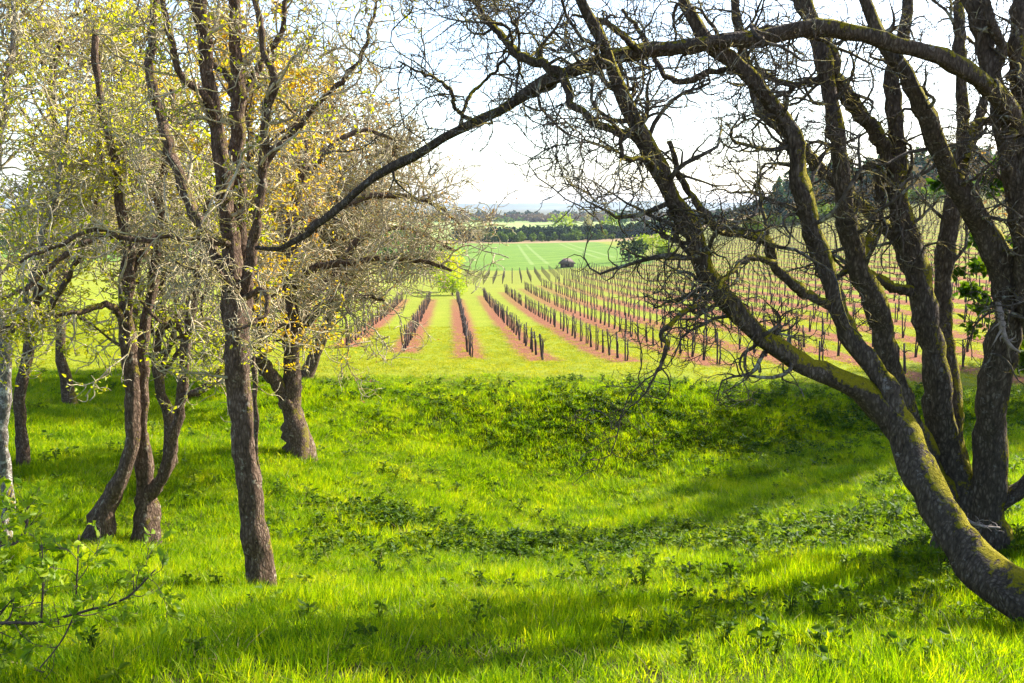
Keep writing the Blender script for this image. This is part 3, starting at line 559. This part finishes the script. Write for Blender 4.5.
traced_tree('oak_tree', 'tall grey oak, nearest on the left, with a straight trunk and upright lichen crusted stems', 'tree',
            [A_t, A_b, A_c, A_d, A_e, A_f, A_g, A_h, A_i, A_j, A_k], 404, BG, TL, lvA, .0045, leaves=[(M['leaf_yellow'], 3000, .045, None)], weights=np.array([.35, .5, .8, 1.5, 1, 1.5, 1.5, 1.7, 1.6, 1.5, 1.2]))
# --- tree B, wide grey crown
B_t = [(300, 452, 20, 24), (296, 430, 20, 23), (291, 405, 20, 23), (292, 375, 20, 18), (290, 345, 20, 16), (292, 305, 20, 15), (287, 265, 20, 14), (290, 225, 20, 12), (300, 180, 20, 10), (305, 140, 20, 8)]
B_2 = [(290, 408, 20, 17), (278, 388, 19.8, 16), (264, 365, 19.6, 15), (256, 345, 19.5, 12), (262, 320, 19.4, 10), (252, 290, 19.3, 8), (258, 250, 19.3, 7)]
B_3 = [(292, 330, 20, 12), (310, 318, 19.6, 10), (335, 300, 19.3, 8), (365, 296, 19, 5), (385, 300, 18.9, 3)]
B_4 = [(290, 290, 20, 11), (315, 268, 19.8, 9), (350, 262, 19.5, 8), (390, 258, 19.2, 6), (425, 262, 19, 5), (452, 270, 18.8, 3)]
B_5 = [(289, 255, 20, 11), (312, 228, 20.3, 9), (345, 205, 20.5, 8), (380, 195, 20.8, 6), (410, 198, 21, 5), (438, 206, 21.2, 4), (460, 225, 21.3, 3)]
B_6 = [(298, 190, 20, 9), (318, 160, 20.3, 7), (340, 140, 20.6, 6), (365, 130, 20.8, 5), (395, 140, 21, 3)]
B_7 = [(294, 300, 20, 9), (320, 290, 21, 8), (360, 240, 21.6, 7), (400, 228, 22, 4), (425, 236, 22.3, 4), (455, 250, 22.5, 3)]
lvB = [dict(K=82, len=(1.1, 3.0), n=12, wig=.26, rs=.5, trop=.04, t0=.35, ang=(30, 75), rmin=.018),
       dict(K=520, len=(.6, 1.7), n=9, wig=.30, rs=.6, trop=.03, t0=.1, rmin=.012),
       dict(K=2300, len=(.2, .8), n=6, wig=.30, rs=.6, trop=.03, t0=.1, rmin=.009)]
traced_tree('oak_tree', 'forked grey oak with a wide bare lichen crown on the edge of the vineyard', 'tree',
            [B_t, B_2, B_3, B_4, B_5, B_6, B_7], 505, BG, TL, lvB, .009, leaves=[(M['leaf_rust'], 1600, .05, None)], weights=np.array([.5, .6, 1.3, 1.3, 1.3, 1.3, 1.2]))
# --- C: crooked trunk, D: forked pair, E: pale trunk, F and G thin
C_t = [(97, 546, 12, 25), (102, 522, 12, 27), (106, 508, 12, 22), (121, 480, 12, 17), (130, 448, 12, 17), (132, 400, 12, 17), (129, 350, 12, 16), (127, 300, 12, 15), (130, 258, 12, 13), (122, 210, 12, 11), (112, 150, 12, 9), (98, 90, 12, 7), (96, 30, 12, 6)]
C_2 = [(128, 330, 12, 9), (110, 305, 11.7, 8), (80, 312, 11.3, 6), (40, 318, 11, 5), (0, 330, 10.8, 4)]
C_3 = [(128, 290, 12, 10), (136, 260, 12.2, 9), (150, 240, 12.4, 8), (160, 200, 12.6, 6), (165, 150, 12.8, 5)]
C_4 = [(126, 240, 12, 8), (100, 235, 11.6, 7), (65, 255, 11.3, 6), (30, 285, 11, 5), (0, 300, 10.8, 3)]
lvC = [dict(K=42, len=(.6, 2.2), n=12, cap=.024, wig=.28, rs=.45, trop=.02, t0=.52, ang=(35, 85), rmin=.010),
       dict(K=230, len=(.3, 1.0), n=9, wig=.32, rs=.6, trop=.01, t0=.1, rmin=.0085),
       dict(K=850, len=(.1, .42), n=6, wig=.30, rs=.6, trop=.01, t0=.1, rmin=.0068)]
traced_tree('oak_tree', 'crooked thin oak with a swollen knob near the foot of its S curved trunk', 'tree', [C_t, C_2, C_3, C_4], 606, BG, TL, lvC, .005, leaves=[(M['leaf_yellow'], 3800, .05, None)], weights=np.array([.6, 1.4, 1.2, 1.4]))
D_t = [(146, 546, 12.3, 26), (145, 515, 12.3, 24), (144, 488, 12.3, 20), (141, 440, 12.3, 17), (141, 390, 12.3, 14), (145, 340, 12.3, 12), (152, 290, 12.3, 10), (160, 230, 12.3, 9), (165, 160, 12.3, 7), (172, 90, 12.3, 6)]
D_2 = [(149, 496, 12.3, 15), (164, 474, 12.2, 13), (173, 440, 12.1, 12), (180, 400, 12, 12), (185, 355, 12, 11), (189, 322, 12, 10), (198, 285, 12, 9), (205, 240, 12, 7), (208, 190, 12, 5)]
D_3 = [(179, 396, 12, 9), (196, 392, 11.9, 8), (212, 382, 11.8, 7), (222, 366, 11.7, 5), (226, 350, 11.6, 3)]
D_4 = [(187, 340, 12, 7), (172, 320, 11.7, 6), (160, 322, 11.5, 4), (140, 300, 11.3, 3)]
traced_tree('oak_tree', 'forked oak with a mossy lower trunk splitting low into two slender stems', 'tree', [D_t, D_2, D_3, D_4], 707, BG, TL, lvC, .005, leaves=[(M['leaf_yellow'], 3000, .05, None)], weights=np.array([.8, 1, 1.2, 1.4]))
E_t = [(6, 556, 11.2, 14), (8, 500, 11.8, 12), (4, 450, 11.8, 11), (3, 400, 11.8, 13), (5, 350, 11.8, 11), (-2, 290, 11.8, 9), (-8, 220, 11.8, 8), (0, 140, 11.8, 6), (10, 60, 11.8, 5), (12, 0, 11.8, 4)]
E_2 = [(4, 350, 11.8, 7), (25, 300, 11.6, 6), (40, 240, 11.4, 5), (60, 180, 11.3, 4), (70, 110, 11.2, 3)]
traced_tree('birch_tree', 'pale white barked tree standing at the left edge of the photo', 'tree', [E_t, E_2], 808, BP, TL, [dict(lvC[0], K=50), dict(lvC[1], K=330), dict(lvC[2], K=1500)], .005, leaves=[(M['leaf_yellow'], 2500, .05, None)])
F_t = [(27, 478, 17, 13), (23, 445, 17, 12), (20, 400, 17, 12), (28, 350, 17, 11), (36, 305, 17, 9), (48, 240, 17, 8), (58, 170, 17, 7), (52, 100, 17, 6), (60, 40, 17, 5)]
F_2 = [(30, 340, 17, 7), (60, 290, 16.5, 6), (85, 240, 16.2, 5), (100, 180, 16, 4), (98, 110, 16, 3)]
traced_tree('oak_tree', 'slim dark tree between the pale edge trunk and the crooked oak', 'tree', [F_t, F_2], 909, BG, TL, [dict(lvB[0], K=60, len=(.8, 2.6), rmin=.012), dict(lvB[1], K=400, rmin=.009, len=(.4, 1.3)), dict(lvB[2], K=1900, rmin=.007, len=(.15, .6))], .007, leaves=[(M['leaf_yellow'], 4000, .07, None)])
# --- trees further back on the left bank, each with its own crown
def back_tree(name, label, px, d, H, seed, leafmat, nleaf, lsize, bmat=BG, tmat=TL, lean=(0, 0), spread=.40, K=(20, 170, 900), group=None, r0=.15, t0=.25):
    g = np.random.default_rng(seed); x = (px-512)/F*d; z = float(T(x, d))
    root = empty(name, (x, d, z)); tag(root, label, 'tree', group)
    n = 24; P = np.zeros((n, 3)); s = np.linspace(0, 1, n)
    k = np.cumsum(g.normal(size=(n, 2))*.05, 0); k -= k[0]
    P[:, 0] = x+lean[0]*s*H+k[:, 0]*H*.12; P[:, 1] = d+lean[1]*s*H+k[:, 1]*H*.12; P[:, 2] = z-.15+s*H*.85
    R = r0*(1-s*.85)**.9*(1+.5*np.exp(-s*20)); v, q, t = tubes(P[None], R[None], 10, lump=.25, seed=seed); mesh_np('trunk', v, q, t, mat=bmat, parent=root)
    lb, lr = sprout(P[None], R[None], K[0], (spread*H*.6, spread*H), (30, 68), 14, .16, .07, t0, .98, .62, .03, g)
    v, q, t = tubes(lb, lr, 7, lump=.2); mesh_np('limb', v, q, t, mat=bmat, parent=root)
    px1 = d/F; rm = max(.006, px1*.55)
    lv = [dict(K=K[1], len=(.1*H, .26*H), n=10, wig=.26, rs=.6, trop=.04, t0=.2, rmin=rm*1.2), dict(K=K[2], len=(.035*H, .11*H), n=7, wig=.3, rs=.6, trop=.03, t0=.1, rmin=rm)]
    grow_crown(root, lb, lr, g, tmat, lv, rm, [(leafmat, nleaf, lsize, None)] if nleaf else None, None)
LY, LG, LR = M['leaf_yellow'], M['leaf_gold'], M['leaf_rust']
back_tree('oak_tree', 'yellow leaved tree on the left bank behind the slim dark tree', 62, 24, 12.5, 21, LY, 6500, .12)
back_tree('oak_tree', 'yellow leaved tree on the left bank behind the crooked oak', 128, 28, 13, 22, LY, 9000, .12)
#back_tree('oak_tree', 'bright yellow leaved tree seen between the forked oak and the tall grey oak', 188, 23, 12.5, 23, LY, 9000, .12)
back_tree('maple_tree', 'golden leaved tree glowing directly behind the tall grey oak', 262, 30, 13.5, 24, LG, 16000, .14, spread=.36)
back_tree('maple_tree', 'slim golden leaved tree close behind the forking stems of the tall grey oak', 244, 16, 9.5, 44, LG, 5000, .07, spread=.24, K=(22, 140, 800), r0=.06, t0=.35)
back_tree('oak_tree', 'bare pale grey tree rising above the wide grey oak crown', 290, 33, 12.5, 25, LR, 1500, .10, lean=(.12, 0), K=(30, 320, 2400), r0=.22)
back_tree('oak_tree', 'bare lichen grey tree leaning out over the left end of the vine rows', 299, 30, 9.0, 26, LR, 1500, .09, lean=(.26, 0), K=(30, 340, 2400), r0=.22)
#back_tree('oak_tree', 'shadowy leafy tree at the far left edge', -8, 19, 11, 27, LY, 4500, .12)
back_tree('oak_tree', 'low rust budded tree behind the forked grey oak', 284, 26, 8.0, 28, LR, 1200, .12, K=(26, 300, 2000))
back_tree('oak_tree', 'mossy slim tree on the bank just right of the forked oak', 160, 18, 8, 29, LY, 3500, .08, K=(18, 240, 1500), r0=.13)
# two bare oaks added outside the right edge to cast shade on the bank
back_tree('oak_tree', 'spreading bare oak added beyond the right edge to shade the rim of the bank', 1095, 39, 18, 31, LR, 7000, .18, bmat=BM, tmat=TD, spread=.5, K=(44, 520, 3600), r0=.4)
back_tree('oak_tree', 'second bare oak added outside the right edge, nearer than the first, for shade', 1135, 30, 15, 33, LR, 2500, .12, bmat=BM, tmat=TD, spread=.55, K=(40, 480, 3200), r0=.3)  # added to darken the slope below the rim

# --- leafy shrub, bottom left corner
def shrub(name, label, stems, seed, lmat, K, size, nlv=(60, 260), cat='shrub', lens=((.15, .45), (.06, .2))):
    g = np.random.default_rng(seed); b = at(*stems[0][0][:3]); root = empty(name, (b[0], b[1], float(T(b[0], b[1])))); tag(root, label, cat)
    PP = []; RR = []
    for s in stems:
        P, R = limb_pts(s, 24, g, .002); PP.append(P); RR.append(R); v, q, t = tubes(P[None], R[None], 6); mesh_np('stem', v, q, t, mat=M['vine'], parent=root)
    P1, R1_ = sprout(np.array(PP), np.array(RR), nlv[0], lens[0], (30, 70), 8, .15, .06, .2, 1, .6, .0025, g)
    P2, R2_ = sprout(P1, R1_, nlv[1], lens[1], (30, 70), 6, .12, .05, .2, 1, .6, .0018, g)
    v, q, t = join([tubes(P1, R1_, 4), tubes(P2, R2_, 3)]); mesh_np('branchwork', v, q, t, mat=M['vine'], parent=root)
    i = g.integers(0, len(P2), K); j = g.integers(2, 6, K); pos_ = P2[i, j]
    dr = nrm(P2[i, j]-P2[i, j-1])+g.normal(size=(K, 3))*.6-np.array([0, 0, .35])
    lv_ = leaf_mesh(pos_, dr, size*(.55+.7*g.random(K)), g); mesh_np('foliage', lv_[0], lv_[1], mat=lmat, parent=root, smooth=True)
S0 = [(-70, 700, 4.6, 8), (-50, 640, 4.6, 6), (-10, 624, 4.6, 4), (40, 623, 4.6, 3.5), (81, 612, 4.6, 3), (125, 598, 4.6, 2.5), (155, 570, 4.6, 1.5)]
S1 = [(75, 614, 4.6, 2.5), (77, 580, 4.6, 2), (79, 535, 4.6, 1.2)]
S2 = [(41, 622, 4.6, 2.5), (43, 585, 4.6, 2), (42, 545, 4.6, 1)]
S3 = [(75, 614, 4.6, 2.2), (62, 640, 4.5, 1.8), (40, 668, 4.4, 1)]
S4 = [(-50, 650, 4.7, 5), (-25, 590, 4.8, 4), (0, 530, 4.9, 3), (12, 490, 5.0, 1.5)]
S5 = [(-50, 650, 4.7, 5), (-30, 560, 5.1, 4), (20, 540, 5.3, 3), (30, 500, 5.4, 1.5)]
shrub('leafy_shrub', 'young shrub with fresh bright green leaves reaching in at the bottom left corner', [S0, S1, S2, S3, S4, S5], 41, M['leaf_green'], 1300, .056)

def shade_bush(label, x, y, h, w, seed, mat, K, size):
    g = np.random.default_rng(seed); z = float(T(x, y)); root = empty('bush', (x, y, z)); tag(root, label, 'bush')
    n = 10; B = 12; d = nrm(np.stack([g.normal(size=B)*.5*w/h, g.normal(size=B)*.5*w/h, np.ones(B)], 1)); q = np.linspace(0, 1, n)
    P = np.array([x, y, z-.1])+d[:, None]*q[None, :, None]*h+g.normal(size=(B, n, 3))*.02; R = np.repeat((.022*(1-.8*q))[None], B, 0)
    v, qd, t = tubes(P, R, 6); mesh_np('stems', v, qd, t, mat=M['vine'], parent=root)
    P1, R1_ = sprout(P, R, 140, (.4, 1.1), (30, 75), 8, .2, .03, .2, 1, .5, .004, g); P2, R2_ = sprout(P1, R1_, 500, (.15, .4), (30, 75), 6, .2, .03, .2, 1, .6, .003, g)
    v, qd, t = join([tubes(P1, R1_, 4), tubes(P2, R2_, 3)]); mesh_np('branchwork', v, qd, t, mat=M['vine'], parent=root)
    i = g.integers(0, len(P2), K); j = g.integers(1, 6, K); pos_ = P2[i, j]+g.normal(size=(K, 3))*.03
    lv_ = leaf_mesh(pos_, g.normal(size=(K, 3))-np.array([0, 0, .3]), size*(.6+.7*g.random(K)), g); mesh_np('foliage', lv_[0], lv_[1], mat=mat, parent=root)
shade_bush('dense green bush added outside the right edge to shade the lower right grass', 8.0, 10.6, 5.2, 3.4, 51, M['weed'], 20000, .12)  # added shadow caster for the grass in front of the mossy oaks

# ------------------------------------------------------------------ vineyard
def vine_meshes(g):
    """returns stake verts/faces and vine verts/faces about the origin"""
    h = 1.08+.25*g.random(); tilt = g.normal(size=2)*.065
    P = np.array([[0, 0, -.1], [tilt[0]*.5, tilt[1]*.5, h*.5], [tilt[0], tilt[1], h]]); st = tubes(P[None], np.array([[.036, .034, .032]]), 6)
    n = 9; s = np.linspace(0, 1, n); k = np.cumsum(g.normal(size=(n, 2))*.016, 0)
    V_ = np.stack([.06+k[:, 0], k[:, 1], -.05+s*(h*.72)], 1); parts = [tubes(V_[None], (.042-.014*s)[None], 5)]
    top = V_[-1]
    for sg in (-1, 1):
        m = 7; q = np.linspace(0, 1, m); kk_ = np.cumsum(g.normal(size=(m, 2))*.02, 0)
        C_ = np.stack([top[0]+kk_[:, 0]-.06*q, top[1]+sg*q*.55, top[2]+.12*np.sin(q*2.4)+kk_[:, 1]], 1); parts.append(tubes(C_[None], (.020-.012*q)[None], 4))
    B0 = np.repeat(top[None], 5, 0); m = 6; D = nrm(g.normal(size=(5, 3))*np.array([.25, .5, .3])+np.array([0, 0, .6])); q = np.linspace(0, 1, m)
    S_ = B0[:, None]+D[:, None]*q[None, :, None]*.38; S_ = S_+g.normal(size=S_.shape)*.02; parts.append(tubes(S_, np.repeat((.010-.005*q)[None], 5, 0), 3))
    return st, join(parts)
g = np.random.default_rng(77)
variants = [vine_meshes(g) for _ in range(7)]
spots = []
for k in range(-2, 52):
    yv = row_near(k) if k < 0 else max(row_near(k), 27.5)
    ufar = row_far(k)
    while yv < min(ufar, 290):
        x = ROW0+SP*k-KX*yv
        if abs(x/yv) < .72 and g.random() > .05: spots.append((k, x+g.normal()*.04, yv))
        yv += 1.9+g.normal()*.06
spots = np.array(spots); zz = T(spots[:, 1], spots[:, 2])
ppx = 512+F*spots[:, 1]/spots[:, 2]
vis = (ppx > 340) & (ppx < 1024)
order = np.argsort(np.where(vis, spots[:, 2], 1e9)); near_idx = set(order[:290].tolist())
ordn = ['first', 'second', 'third', 'fourth', 'fifth', 'sixth', 'seventh', 'eighth', 'ninth', 'tenth', 'eleventh', 'twelfth', 'thirteenth', 'fourteenth', 'fifteenth', 'sixteenth', 'seventeenth', 'eighteenth']
protos = []
for st, vn in variants:
    a = mesh_np('stake', st[0], st[1], st[2], mat=M['stake'], link=False); b_ = mesh_np('vine_trunk', vn[0], vn[1], vn[2], mat=M['vine'], link=False); protos.append((a, b_))
first_in_row = {}
for i in order[:290]:
    k = int(spots[i, 0]); first_in_row.setdefault(k, i)
    if spots[i, 2] < spots[first_in_row[k], 2]: first_in_row[k] = i
for i in sorted(near_idx):
    k, x, y = int(spots[i, 0]), spots[i, 1], spots[i, 2]
    r = empty('grapevine', (x, y, float(zz[i]))); nm = ordn[k+2]
    if first_in_row[k] == i: tag(r, 'bare vine on a dark stake at near end of the %s row from left' % nm, 'grapevine', 'bare vines in the %s row' % nm)
    else: tag(r, 'bare vine tied to a dark stake along the %s vine row from the left' % nm, 'grapevine', 'bare vines in the %s row' % nm)
    r.rotation_euler = (0, 0, g.normal()*.1); s = .92+.16*g.random(); r.scale = (1, 1, s)
    for src in protos[g.integers(0, 7)]:
        c_ = src.copy(); COL.objects.link(c_); c_.parent = r
rest = [i for i in range(len(spots)) if i not in near_idx]
parts = []
for j in range(7):
    ids = np.array(rest[j::7]); pos_ = np.stack([spots[ids, 1], spots[ids, 2], zz[ids]], 1)
    for (v, q, t) in variants[j]:
        VV = (np.asarray(v)[None]+pos_[:, None]); n = len(v); off = (np.arange(len(ids))*n)[:, None, None]
        parts.append((VV.reshape(-1, 3), (q[None]+off).reshape(-1, 4), (t[None]+off).reshape(-1, 3)))
v, q, t = join(parts); tag(mesh_np('distant_vines', v, q, t, mat=M['vine']), 'distant rows of bare staked vines climbing the slope', 'vineyard', kind='stuff')
# cross block of vines at the foot of the slope, rows at another angle
cx = []
for r_i in range(9):
    for s_i in np.arange(-45, 22, 1.6):
        y = 148+r_i*5.2+s_i*.28; x = s_i-3; cx.append((x, y))
cx = np.array(cx); cz = T(cx[:, 0], cx[:, 1]); pos_ = np.stack([cx[:, 0], cx[:, 1], cz], 1); parts = []
for (v, q, t) in variants[0]:
    n = len(v); off = (np.arange(len(pos_))*n)[:, None, None]; parts.append(((np.asarray(v)[None]+pos_[:, None]).reshape(-1, 3), (q[None]+off).reshape(-1, 4), (t[None]+off).reshape(-1, 3)))
v, q, t = join(parts); tag(mesh_np('distant_vines', v, q, t, mat=M['vine']), 'small block of young vines planted crossways before the green field', 'vineyard', kind='stuff')

# shed with a pale gable roof
sx_, sy_ = (567-512)/F*205, 205.0; sz = float(T(sx_, sy_))
root = empty('shed', (sx_, sy_, sz)); tag(root, 'small low shed with a pale brown gable roof at the edge of the green field', 'shed')
def box(x0, x1, y0, y1, z0, z1):
    V = np.array([[x, y, z] for z in (z0, z1) for y in (y0, y1) for x in (x0, x1)], float)
    return V, np.array([[0, 1, 3, 2], [4, 6, 7, 5], [0, 4, 5, 1], [1, 5, 7, 3], [3, 7, 6, 2], [2, 6, 4, 0]]), None
v, q, t = box(sx_-1.5, sx_+1.5, sy_-1.2, sy_+1.2, sz-.2, sz+.9); mesh_np('wall', v, q, mat=M['shed_wall'], parent=root, smooth=False)
rv = np.array([[-2, -1.5, .85], [2, -1.5, .85], [2, 1.5, .85], [-2, 1.5, .85], [-.8, 0, 2.1], [.8, 0, 2.1]])+np.array([sx_, sy_, sz])
mesh_np('roof', rv, [[0, 1, 5, 4], [2, 3, 4, 5], [3, 2, 1, 0]], [[0, 4, 3], [1, 2, 5]], mat=M['shed_roof'], parent=root, smooth=False)
v, q, t = box(sx_-.5, sx_+.4, sy_-1.24, sy_-1.203, sz-.1, sz+.8); mesh_np('door', v, q, mat=M['stake'], parent=root, smooth=False)

# ------------------------------------------------------------------ far trees
def crown_cards(c, rad, n, g, size, cone=False):
    """leaf-clump faces spread through an uneven crown volume"""
    d = nrm(g.normal(size=(n, 3))); rr = g.random(n)**.35
    lump = 1+.28*np.sin(d[:, 0]*5+c[0])*np.cos(d[:, 2]*4+c[1])
    p_ = d*(rr*lump)[:, None]*np.array(rad)
    if cone: h = (p_[:, 2]/rad[2]+1)/2; p_[:, :2] *= (1.15-h)[:, None]
    p_ = p_+np.array(c); a = nrm(g.normal(size=(n, 3))); b = nrm(np.cross(a, g.normal(size=(n, 3)))); s = (size*(.6+.8*g.random(n)))[:, None]
    V = np.stack([p_-a*s, p_-b*s*.8, p_+a*s, p_+b*s*.8], 1).reshape(-1, 3); Q = np.arange(n*4).reshape(-1, 4); return V, Q, None
def far_mat(name, stops): return leafy(name, stops, trans=.25, nscale=.12, tint=1.2, rough=.9, spec=.1)
M['far_dark'] = far_mat('conifer_belt', [(.2, (.012, .028, .012)), (.6, (.028, .055, .02)), (1, (.06, .09, .03))])
M['far_blue'] = far_mat('hillside_fir', [(.2, (.025, .06, .04)), (.6, (.06, .12, .065)), (1, (.12, .19, .09))])
M['far_olive'] = far_mat('hedge_green', [(.2, (.05, .09, .015)), (.6, (.12, .19, .02)), (1, (.26, .32, .03))])
M['far_lime'] = far_mat('lime_tree', [(.2, (.18, .27, .02)), (.6, (.30, .40, .03)), (1, (.42, .45, .08))])
M['far_brown'] = far_mat('bare_wood', [(.2, (.07, .05, .035)), (.6, (.15, .11, .07)), (1, (.26, .2, .12))])
M['far_pale'] = far_mat('pale_blossom', [(.2, (.22, .2, .1)), (.6, (.38, .35, .2)), (1, (.55, .5, .3))])
def wood(name, label, pts, mat, hr, n, size, wr=.45, cone=False, seed=1):
    g = np.random.default_rng(seed); parts = []
    for (x, y) in pts:
        z = float(T(x, y)); h = hr[0]+(hr[1]-hr[0])*g.random(); parts.append(crown_cards((x, y, z+h*.52), (h*wr, h*wr, h*.52), n, g, size, cone))
        tp = np.array([[x, y, z-.3], [x, y, z+h*.4], [x, y, z+h*.8]]); parts.append(tubes(tp[None], np.array([[.03, .022, .008]])*h, 4))
    v, q, t = join(parts); tag(mesh_np(name, v, q, t, mat=mat, smooth=False), label, 'woodland', kind='stuff')
g = np.random.default_rng(9)
def band(n, b0, b1, y0, y1):
    b = b0+(b1-b0)*g.random(n); y = y0+(y1-y0)*g.random(n); return [(bb*yy, yy) for bb, yy in zip(b, y)]
wood('far_wood', 'dark evergreen belt behind the green field', band(210, -.062, .22, 500, 550), M['far_dark'], (4.5, 8), 110, .9, wr=.6, cone=False, seed=2)
wood('hedgerow', 'sunlit bright green hedgerow bushes in front of the dark evergreen belt', band(60, -.035, .12, 484, 498), M['far_olive'], (2, 6), 70, .8, seed=3)
wood('far_wood', 'tall dark trees closing the valley left of the mossy oaks', band(70, .17, .30, 505, 540), M['far_dark'], (4.5, 7.5), 110, .9, wr=.42, cone=True, seed=12)
wood('far_wood', 'brown leafless wood beyond the pale far field', band(420, -.25, .32, 1180, 1500), M['far_brown'], (7, 11), 40, 2.2, wr=.7, seed=4)
wood('far_wood', 'green wood scattered among the brown far wood', band(170, -.25, .36, 1300, 1900), M['far_dark'], (8, 14), 40, 2.4, wr=.6, seed=5)
wood('far_wood', 'low pale green trees far across the valley', band(90, -.2, .3, 1150, 1350), M['far_olive'], (5, 8), 35, 1.8, wr=.8, seed=6)
wood('hillside_forest', 'fir forest on the slope above the vineyard on the right', [(x, y) for x, y in band(430, .29, .85, 270, 460)], M['far_blue'], (8, 16), 130, 1.1, wr=.3, cone=True, seed=7)
wood('hillside_forest', 'broad brown trees along the top of the vineyard slope', band(90, .3, .8, 262, 330), M['far_brown'], (6, 12), 120, .8, wr=.55, seed=8)
wood('hedgerow', 'bright green bushes at the foot of the hillside forest', band(60, .26, .75, 248, 262), M['far_olive'], (2.5, 5), 90, .55, wr=.6, seed=10)
wood('far_wood', 'dim wood on the left beyond the bank', band(110, -.62, -.10, 330, 440), M['far_olive'], (7, 13), 110, 1.0, wr=.5, seed=13)
wood('far_wood', 'dark bushes below the left end of the green field', band(26, -.20, -.075, 190, 240), M['far_dark'], (3, 5), 90, .5, wr=.6, seed=14)
def lone(name, label, px, d, h, w, mat, seed, cat='tree', n=260, size=.5, group=None):
    g = np.random.default_rng(seed); x = (px-512)/F*d; z = float(T(x, d)); root = empty(name, (x, d, z)); tag(root, label, cat, group)
    tp = np.array([[x, d, z-.2], [x+.1, d, z+h*.4], [x, d, z+h*.7]]); v, q, t = tubes(tp[None], np.array([[.035, .025, .01]])*h, 6); mesh_np('trunk', v, q, t, mat=M['vine'], parent=root)
    pr = []
    for k in range(7):
        o = g.normal(size=3)*np.array([w*.22, w*.22, h*.16]); pr.append(crown_cards((x+o[0], d+o[1], z+h*.55+o[2]), (w*.33, w*.33, h*.33), n//7, g, size))
    v, q, t = join(pr); mesh_np('crown', v, q, mat=mat, parent=root, smooth=False)
lone('broadleaf_tree', 'round pale blossoming tree at the left end of the dark evergreen belt', 480, 480, 9.5, 7, M['far_pale'], 1, size=.6)
lone('broadleaf_tree', 'smaller pale bush left of the round blossoming tree', 466, 478, 7.5, 6, M['far_brown'], 2, size=.6)
lone('broadleaf_tree', 'bright lime green tree standing above the evergreen belt, leftmost of two', 561, 560, 15, 12, M['far_lime'], 3, size=.8)
lone('broadleaf_tree', 'bright green tree above the evergreen belt beside the dark blue fir', 610, 555, 15, 11, M['far_lime'], 4, size=.8)
lone('broadleaf_tree', 'sandy coloured tree above the evergreen belt between the two lime trees', 588, 560, 14.5, 9, M['far_pale'], 5, size=.8)
lone('fir_tree', 'dark bluish fir poking above the evergreen belt', 621, 575, 18, 7, M['far_blue'], 6, size=.8)
lone('bush', 'dark round bush at the right corner of the green field', 628, 215, 6.0, 7.5, M['far_dark'], 7, 'bush', 420, .4)
lone('bush', 'yellow green bush just behind the dark round bush', 652, 232, 5.5, 9, M['far_lime'], 8, 'bush', 420, .4)
lone('bush', 'vivid yellow green bush between the limbs right of the dark round bush', 664, 205, 3.4, 4.0, M['far_lime'], 9, 'bush', 420, .3)
lone('bush', 'leafy lime bush at the left end of the vine rows', 452, 116, 4.0, 3.6, M['leaf_green'], 10, 'bush', 2200, .11)
lone('bush', 'golden topped bush rising above the leafy lime bush', 444, 124, 6.2, 4.6, M['leaf_yellow'], 11, 'bush', 2000, .13)

# ------------------------------------------------------------------ air
hz = bpy.data.materials.new('haze'); hz.use_nodes = True; nt = hz.node_tree; nt.nodes.remove(nt.nodes['Principled BSDF'])
pv = nt.nodes.new('ShaderNodeVolumePrincipled'); pv.inputs['Color'].default_value = (.66, .79, 1.0, 1); pv.inputs['Density'].default_value = .00007; pv.inputs['Anisotropy'].default_value = .3
nt.links.new(pv.outputs[0], nt.nodes['Material Output'].inputs['Volume'])
v, q, t = box(-9600, 9600, -100, 12500, -60, 140); q = q[:, ::-1]
ho = mesh_np('haze', v, q, mat=hz, smooth=False); tag(ho, kind='stuff'); ho['label'] = 'thin pale blue haze lying over the far valley and hills'; ho['category'] = 'haze'
